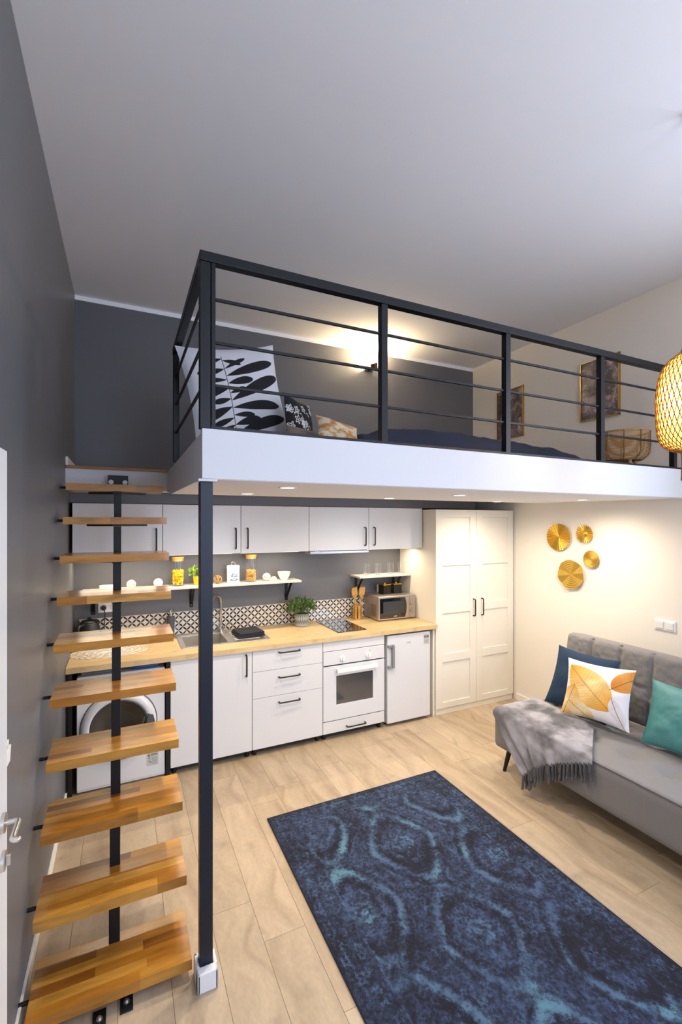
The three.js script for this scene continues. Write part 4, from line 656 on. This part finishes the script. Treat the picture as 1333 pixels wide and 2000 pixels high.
// ---------------------------------------------------------------- on the loft
{
  const prof = [[1.12, 2.262], [1.19, 2.33], [1.35, 2.375], [1.67, 2.403], [1.98, 2.392], [2.28, 2.380], [2.66, 2.362], [2.87, 2.340], [3.03, 2.300], [3.08, 2.262]];
  const top = (x) => { for (let i = 1; i < prof.length; i++) if (x <= prof[i][0]) { const [a, b] = [prof[i - 1], prof[i]]; return mixn(a[1], b[1], sm((x - a[0]) / (b[0] - a[0]))); } return prof.at(-1)[1]; };
  const t = thing('mattress_bed', 'low mattress bed on the loft under a navy duvet', 'bed', [0, 0, 0]);
  part('mattress', span(1.2, 3.0, LOFT1, LOFT1 + 0.05, -3.62, -2.24, 0.02), mPlasticW, t);
  tag(part('duvet', surface(110, 60, (u, v) => {
    const x = mixn(1.12, 3.08, u), h = top(x) - LOFT1, zf = -2.16, d = v * 1.9, fold = 0.02 * (fbm(u * 16, v * 7, 4) - 0.5) + 0.012 * (fbm(u * 40, v * 9, 14) - 0.5) + 0.018 * Math.pow(noise(u * 15, v * 2, 24), 3);
    const s = clamp(d / 0.16, 0, 1), e = clamp((1.9 - d) / 0.12, 0, 1), y = LOFT1 + 0.004 + h * Math.sin(s * Math.PI / 2) * Math.sin(e * Math.PI / 2);
    return [x, Math.max(LOFT1 + 0.003, y + fold * s * e), zf - (d < 0.16 ? 0.09 * (1 - Math.cos(s * Math.PI / 2)) : 0.09 + (d - 0.16) * 0.78)];
  }), fab({ color: hex('#232739'), side: THREE.DoubleSide }), t), 'navy crumpled duvet');
  const frond = canvasTex(512, 512, (c, w) => {
    c.fillStyle = '#d9d8de'; c.fillRect(0, 0, w, w); c.fillStyle = '#17171c'; const st = 205;
    const leaf = (x0, y0, x1, y1, wd) => { const dx = x1 - x0, dy = y1 - y0, L = Math.hypot(dx, dy); c.save(); c.translate(x0, y0); c.rotate(Math.atan2(dy, dx)); c.beginPath(); c.moveTo(0, 0); c.bezierCurveTo(L * 0.3, -wd * 0.7, L * 0.8, -wd * 1.3, L, -wd * 0.1); c.bezierCurveTo(L * 1.04, wd * 0.6, L * 0.6, wd * 1.0, 0, 0); c.fill(); c.restore(); };
    const R = [[80, 300, 105, 16], [130, 330, 70, 13], [170, 485, 100, 30], [210, 350, 190, 22], [300, 505, 175, 33], [262, 300, 235, 14], [335, 480, 325, 27], [372, 320, 375, 15], [420, 350, 395, 22], [465, 495, 385, 30], [490, 505, 495, 24]], Lf = [[70, 110, 85, 16], [130, 60, 150, 22], [190, 90, 185, 14], [235, 40, 255, 26], [290, 110, 300, 16], [330, 30, 375, 26], [385, 95, 410, 16], [420, 110, 455, 18], [470, 40, 430, 24]];
    for (const [y, x1, y1, wd] of R) leaf(st, y, x1, y1, wd * 1.3); for (const [y, x1, y1, wd] of Lf) leaf(st, y, x1, y1, wd * 1.3);
    c.strokeStyle = '#17171c'; c.lineWidth = 3; c.beginPath(); c.moveTo(st, 55); c.lineTo(st, 505); c.stroke();
  });
  cushion('floor_cushion', 'large white cushion printed with black fronds behind the railing', 'cushion', pillowGeo(0.60, 0.66, 0.14, 12, 0.012), fab({ map: frond }), [0.615, 2.61, -2.76], [1, 0.17, 0.0], [-0.04, 1, -0.16]);
  const flor = canvasTex(256, 256, (c, w) => { c.fillStyle = '#151418'; c.fillRect(0, 0, w, w); c.strokeStyle = '#e6e3e0'; c.fillStyle = '#e6e3e0'; seed = 77; for (let i = 0; i < 26; i++) { const x = rnd(w), y = rnd(w), r = rnd(12, 24); c.lineWidth = 4; c.beginPath(); for (let k = 0; k <= 50; k++) { const a = k / 50 * 6.283, q = r * (0.7 + 0.3 * Math.cos(a * 5)); k ? c.lineTo(x + q * Math.cos(a), y + q * Math.sin(a)) : c.moveTo(x + q, y); } c.stroke(); c.beginPath(); c.arc(x, y, r * 0.2, 0, 7); c.fill(); c.beginPath(); c.moveTo(x + r, y + r); c.quadraticCurveTo(x + r * 2, y, x + r * 2.4, y + r * 1.6); c.stroke(); } });
  cushion('floor_cushion', 'small black cushion with white floral print beside the frond cushion', 'cushion', pillowGeo(0.25, 0.36, 0.09, 15), fab({ map: flor }), [0.945, 2.42, -2.56], [0.7, -0.1, -0.4], [-0.2, 1, -0.12]);
  const mix1 = dataTex(128, 128, (u, v) => { const n = fbm(u * 6, v * 6, 101), s = clamp((n - 0.45) * 5, 0, 1); return [mixn(0.88, 0.74, s), mixn(0.80, 0.52, s), mixn(0.68, 0.28, s)]; });
  cushion('bed_pillow', 'small cream and amber marbled pillow at the duvet end', 'pillow', pillowGeo(0.24, 0.2, 0.07, 18), fab({ map: mix1 }), [0.985, 2.302, -2.1], [1, -0.22, 0.05], [0.05, 0.75, -0.6]);
  cushion('bed_pillow', 'brown woolly pillow between floral cushion and amber pillow', 'pillow', pillowGeo(0.22, 0.14, 0.07, 20), fab({ color: hex('#8a7868'), bumpMap: mottleTex, bumpScale: 0.01 }), [0.87, 2.292, -2.27], [1, -0.2, 0.1], [0.05, 0.8, -0.5]);
  // rattan planter on legs
  const b = thing('rattan_basket', 'round rattan basket on short wooden legs on the loft', 'basket', [3.31, LOFT1, -2.13]);
  const rB = (y) => 0.17 * (y > 0.13 ? 1 : 0.72 + 0.28 * Math.sin(clamp((y - 0.075) / 0.06, 0, 1) * Math.PI / 2)), ho = [];
  for (let k = 0; k < 22; k++) { const y = 0.08 + k * 0.009; ho.push(new THREE.TorusGeometry(rB(y), 0.0028, 5, 48).rotateX(Math.PI / 2).translate(0, y, 0)); }
  const mR = S({ color: hex('#a98350'), roughness: 0.7 }), mR2 = S({ color: hex('#7d5a30'), roughness: 0.7 });
  part('weave', merge(ho), mR, b).userData.kind = 'stuff'; part('rim', new THREE.TorusGeometry(0.172, 0.006, 8, 48).rotateX(Math.PI / 2).translate(0, 0.278, 0), mR, b);
  for (let k = 0; k < 10; k++) { const a = k / 10 * 6.283; part('rib', tube([[Math.cos(a) * 0.12, 0.075, Math.sin(a) * 0.12], [Math.cos(a) * 0.163, 0.11, Math.sin(a) * 0.163], [Math.cos(a) * 0.174, 0.16, Math.sin(a) * 0.174], [Math.cos(a) * 0.174, 0.275, Math.sin(a) * 0.174]], 0.0045, 14, 6), mR2, b); }
  part('bottom', cyl(0.12, 0.12, 0.006, 32).translate(0, 0.076, 0), mR2, b);
  for (let k = 0; k < 4; k++) { const a = k / 4 * 6.283 + 0.5; part('leg', cyl(0.012, 0.009, 0.073, 12), mR, b, [Math.cos(a) * 0.09, 0.0367, Math.sin(a) * 0.09]); }
}
{ // framed prints on the right wall above the loft
  const art = (s) => dataTex(256, 372, (u, v) => { const w = fbm(u * 3 + s, v * 4, s, 5), n = fbm(u * 3 + w * 4, v * 3 - w * 3 + s, s + 7, 6), vein = Math.pow(1 - Math.abs(2 * fbm(u * 2.5 + n * 2, v * 3 + w * 2.5, s + 20, 5) - 1), 14), d = clamp((n - 0.32) * 2.4, 0, 1); return [mixn(0.20, 0.56, d) + 0.35 * vein, mixn(0.18, 0.50, d) + 0.30 * vein, mixn(0.22, 0.52, d) + 0.24 * vein]; });
  for (const [z, s, label] of [[-3.58, 5, 'gold-framed marbled print on the loft wall nearer the bed lamp'], [-2.575, 40, 'gold-framed marbled print on the loft wall above the rattan basket']]) {
    const t = thing('framed_print', label, 'picture', [XR, 3.0, z], -Math.PI / 2, 'marbled prints on the loft wall'), w = 0.355, h = 0.515, k = 0.007;
    part('frame', merge([span(-w / 2, w / 2, h / 2 - k, h / 2, 0, 0.022), span(-w / 2, w / 2, -h / 2, -h / 2 + k, 0, 0.022), span(-w / 2, -w / 2 + k, -h / 2, h / 2, 0, 0.022), span(w / 2 - k, w / 2, -h / 2, h / 2, 0, 0.022)]), mBrass, t);
    const g = new THREE.BoxGeometry(w - 2 * k, h - 2 * k, 0.012), pl = S({ color: hex('#4a454a'), roughness: 0.6 });
    part('print', g, [pl, pl, pl, pl, S({ map: art(s), roughness: 0.3 }), pl], t, [0, 0, 0.0065]);
  }
}
// ---------------------------------------------------------------- lamps
{ // sconce on the back wall of the loft
  const t = thing('wall_sconce', 'small bronze up-light sconce glowing on the loft back wall', 'wall lamp', [2.30, 3.455, ZB]);
  const mB = S({ color: hex('#4a3a2a'), roughness: 0.4, metalness: 0.8 });
  part('wall_plate', box(0.09, 0.05, 0.012, 0.003).translate(0, -0.01, 0.006), mB, t);
  part('arm', box(0.03, 0.016, 0.06).translate(0, -0.02, 0.04), mB, t);
  part('shade', merge([lathe([[0.028, -0.028], [0.038, 0.02], [0.0365, 0.02], [0.0265, -0.0265], [0.001, -0.0265], [0.001, -0.028], [0.028, -0.028]], 32).rotateZ(0.25).translate(0.02, 0, 0.085)]), mB, t);
  part('bulb', new THREE.SphereGeometry(0.016, 20, 14).translate(0.014, 0.016, 0.085), S({ color: 0xffffff, emissive: SCONCE, emissiveIntensity: 30 }), t);
  const l = new THREE.PointLight(SCONCE, 4.2); l.position.set(0.014, 0.016, 0.085); l.castShadow = true; l.name = 'sconce_light'; t.add(l);
}
{ // recessed downlights in the loft underside
  const spots = [[0.707, -2.878, 'recessed downlight above the drawers, rear row'], [0.745, -2.193, 'recessed downlight by the loft edge, nearest the steel column'], [1.82, -2.972, 'recessed downlight of the rear row in front of the oven'], [1.974, -2.347, 'recessed downlight by the loft edge, middle of the row'], [3.023, -3.083, 'recessed downlight right before the wardrobe'], [3.249, -2.412, 'recessed downlight by the loft edge, nearest the gold discs']];
  const ring = lathe([[0.034, 0.0], [0.034, -0.003], [0.046, -0.0045], [0.048, -0.001], [0.048, 0.0]], 40), lens = cyl(0.0335, 0.0335, 0.003, 36);
  for (const [x, z, label] of spots) {
    const t = thing('downlight', label, 'ceiling light', [x, under(z) - 0.0027, z], 0, 'downlights under the loft');
    part('bezel', ring, mPlasticW, t); part('lens', lens, S({ color: 0xffffff, emissive: WARM, emissiveIntensity: 9 }), t, [0, -0.0018, 0]);
    const l = new THREE.SpotLight(WARM, 4.3, 0, 1.5, 1, 2); l.position.set(0, -0.012, 0); l.target.position.set(0, -2, 0); l.castShadow = true; l.shadow.radius = 2; l.name = 'downlight_beam'; t.add(l, l.target);
  }
}
{ // pendant of woven cane
  const t = thing('pendant_lamp', 'glowing woven cane pendant lamp hanging over the rug', 'pendant lamp', [2.258, 2.385, -1.145]);
  const prof = [[0.03, 0.325], [0.032, 0.25], [0.036, 0.225], [0.06, 0.205], [0.098, 0.17], [0.122, 0.11], [0.131, 0.03], [0.131, -0.06], [0.126, -0.14], [0.112, -0.185], [0.075, -0.215], [0.04, -0.225], [0.036, -0.25], [0.037, -0.35]];
  const curve = new THREE.CatmullRomCurve3(prof.map(([r, y]) => new THREE.Vector3(r, y, 0)), false, 'centripetal'), at = (s) => curve.getPoint(s);
  part('liner', lathe(Array.from({ length: 50 }, (_, i) => { const q = at(i / 49); return [i === 0 || i === 49 ? 0.001 : Math.max(0.004, q.x - 0.006), q.y]; }), 48), M({ color: hex('#f0d9a0'), roughness: 1, transmission: 0.5, thickness: 0, emissive: hex('#f0c444'), emissiveIntensity: 0.3, side: THREE.DoubleSide }), t);
  const strips = [[], []];
  for (const d of [0, 1]) for (let k = 0; k < 40; k++) { const pts = []; for (let i = 0; i <= 30; i++) { const s = i / 30, q = at(s), a = k / 40 * 6.283 + (d ? -1 : 1) * s * 2.3; pts.push([q.x * Math.cos(a), q.y, q.x * Math.sin(a)]); } strips[d].push(tube(pts, 0.0022, 44, 5)); }
  part('weave', merge(strips[0]), S({ color: hex('#b98d3e'), roughness: 0.6 }), t).userData.kind = 'stuff';
  part('weave', merge(strips[1]), S({ color: hex('#7d5620'), roughness: 0.6 }), t).userData.kind = 'stuff';
  part('cord', cyl(0.004, 0.004, H - 2.385 - 0.325 - 0.03, 10).translate(0, (H - 2.385 + 0.325 - 0.03) / 2, 0), mBlack, t);
  part('ceiling_rose', lathe([[0.001, 0], [0.02, 0], [0.019, -0.02], [0.008, -0.03], [0.001, -0.03]], 32).translate(0, H - 2.385 - 0.0005, 0), mBlack, t);
  part('bulb', new THREE.SphereGeometry(0.032, 20, 14), S({ color: 0xffffff, emissive: hex('#ffc46a'), emissiveIntensity: 12 }), t);
  const l = new THREE.PointLight(hex('#ffd27a'), 1.7); l.castShadow = true; l.name = 'pendant_light'; t.add(l);
}
renderer.render(scene, camera);
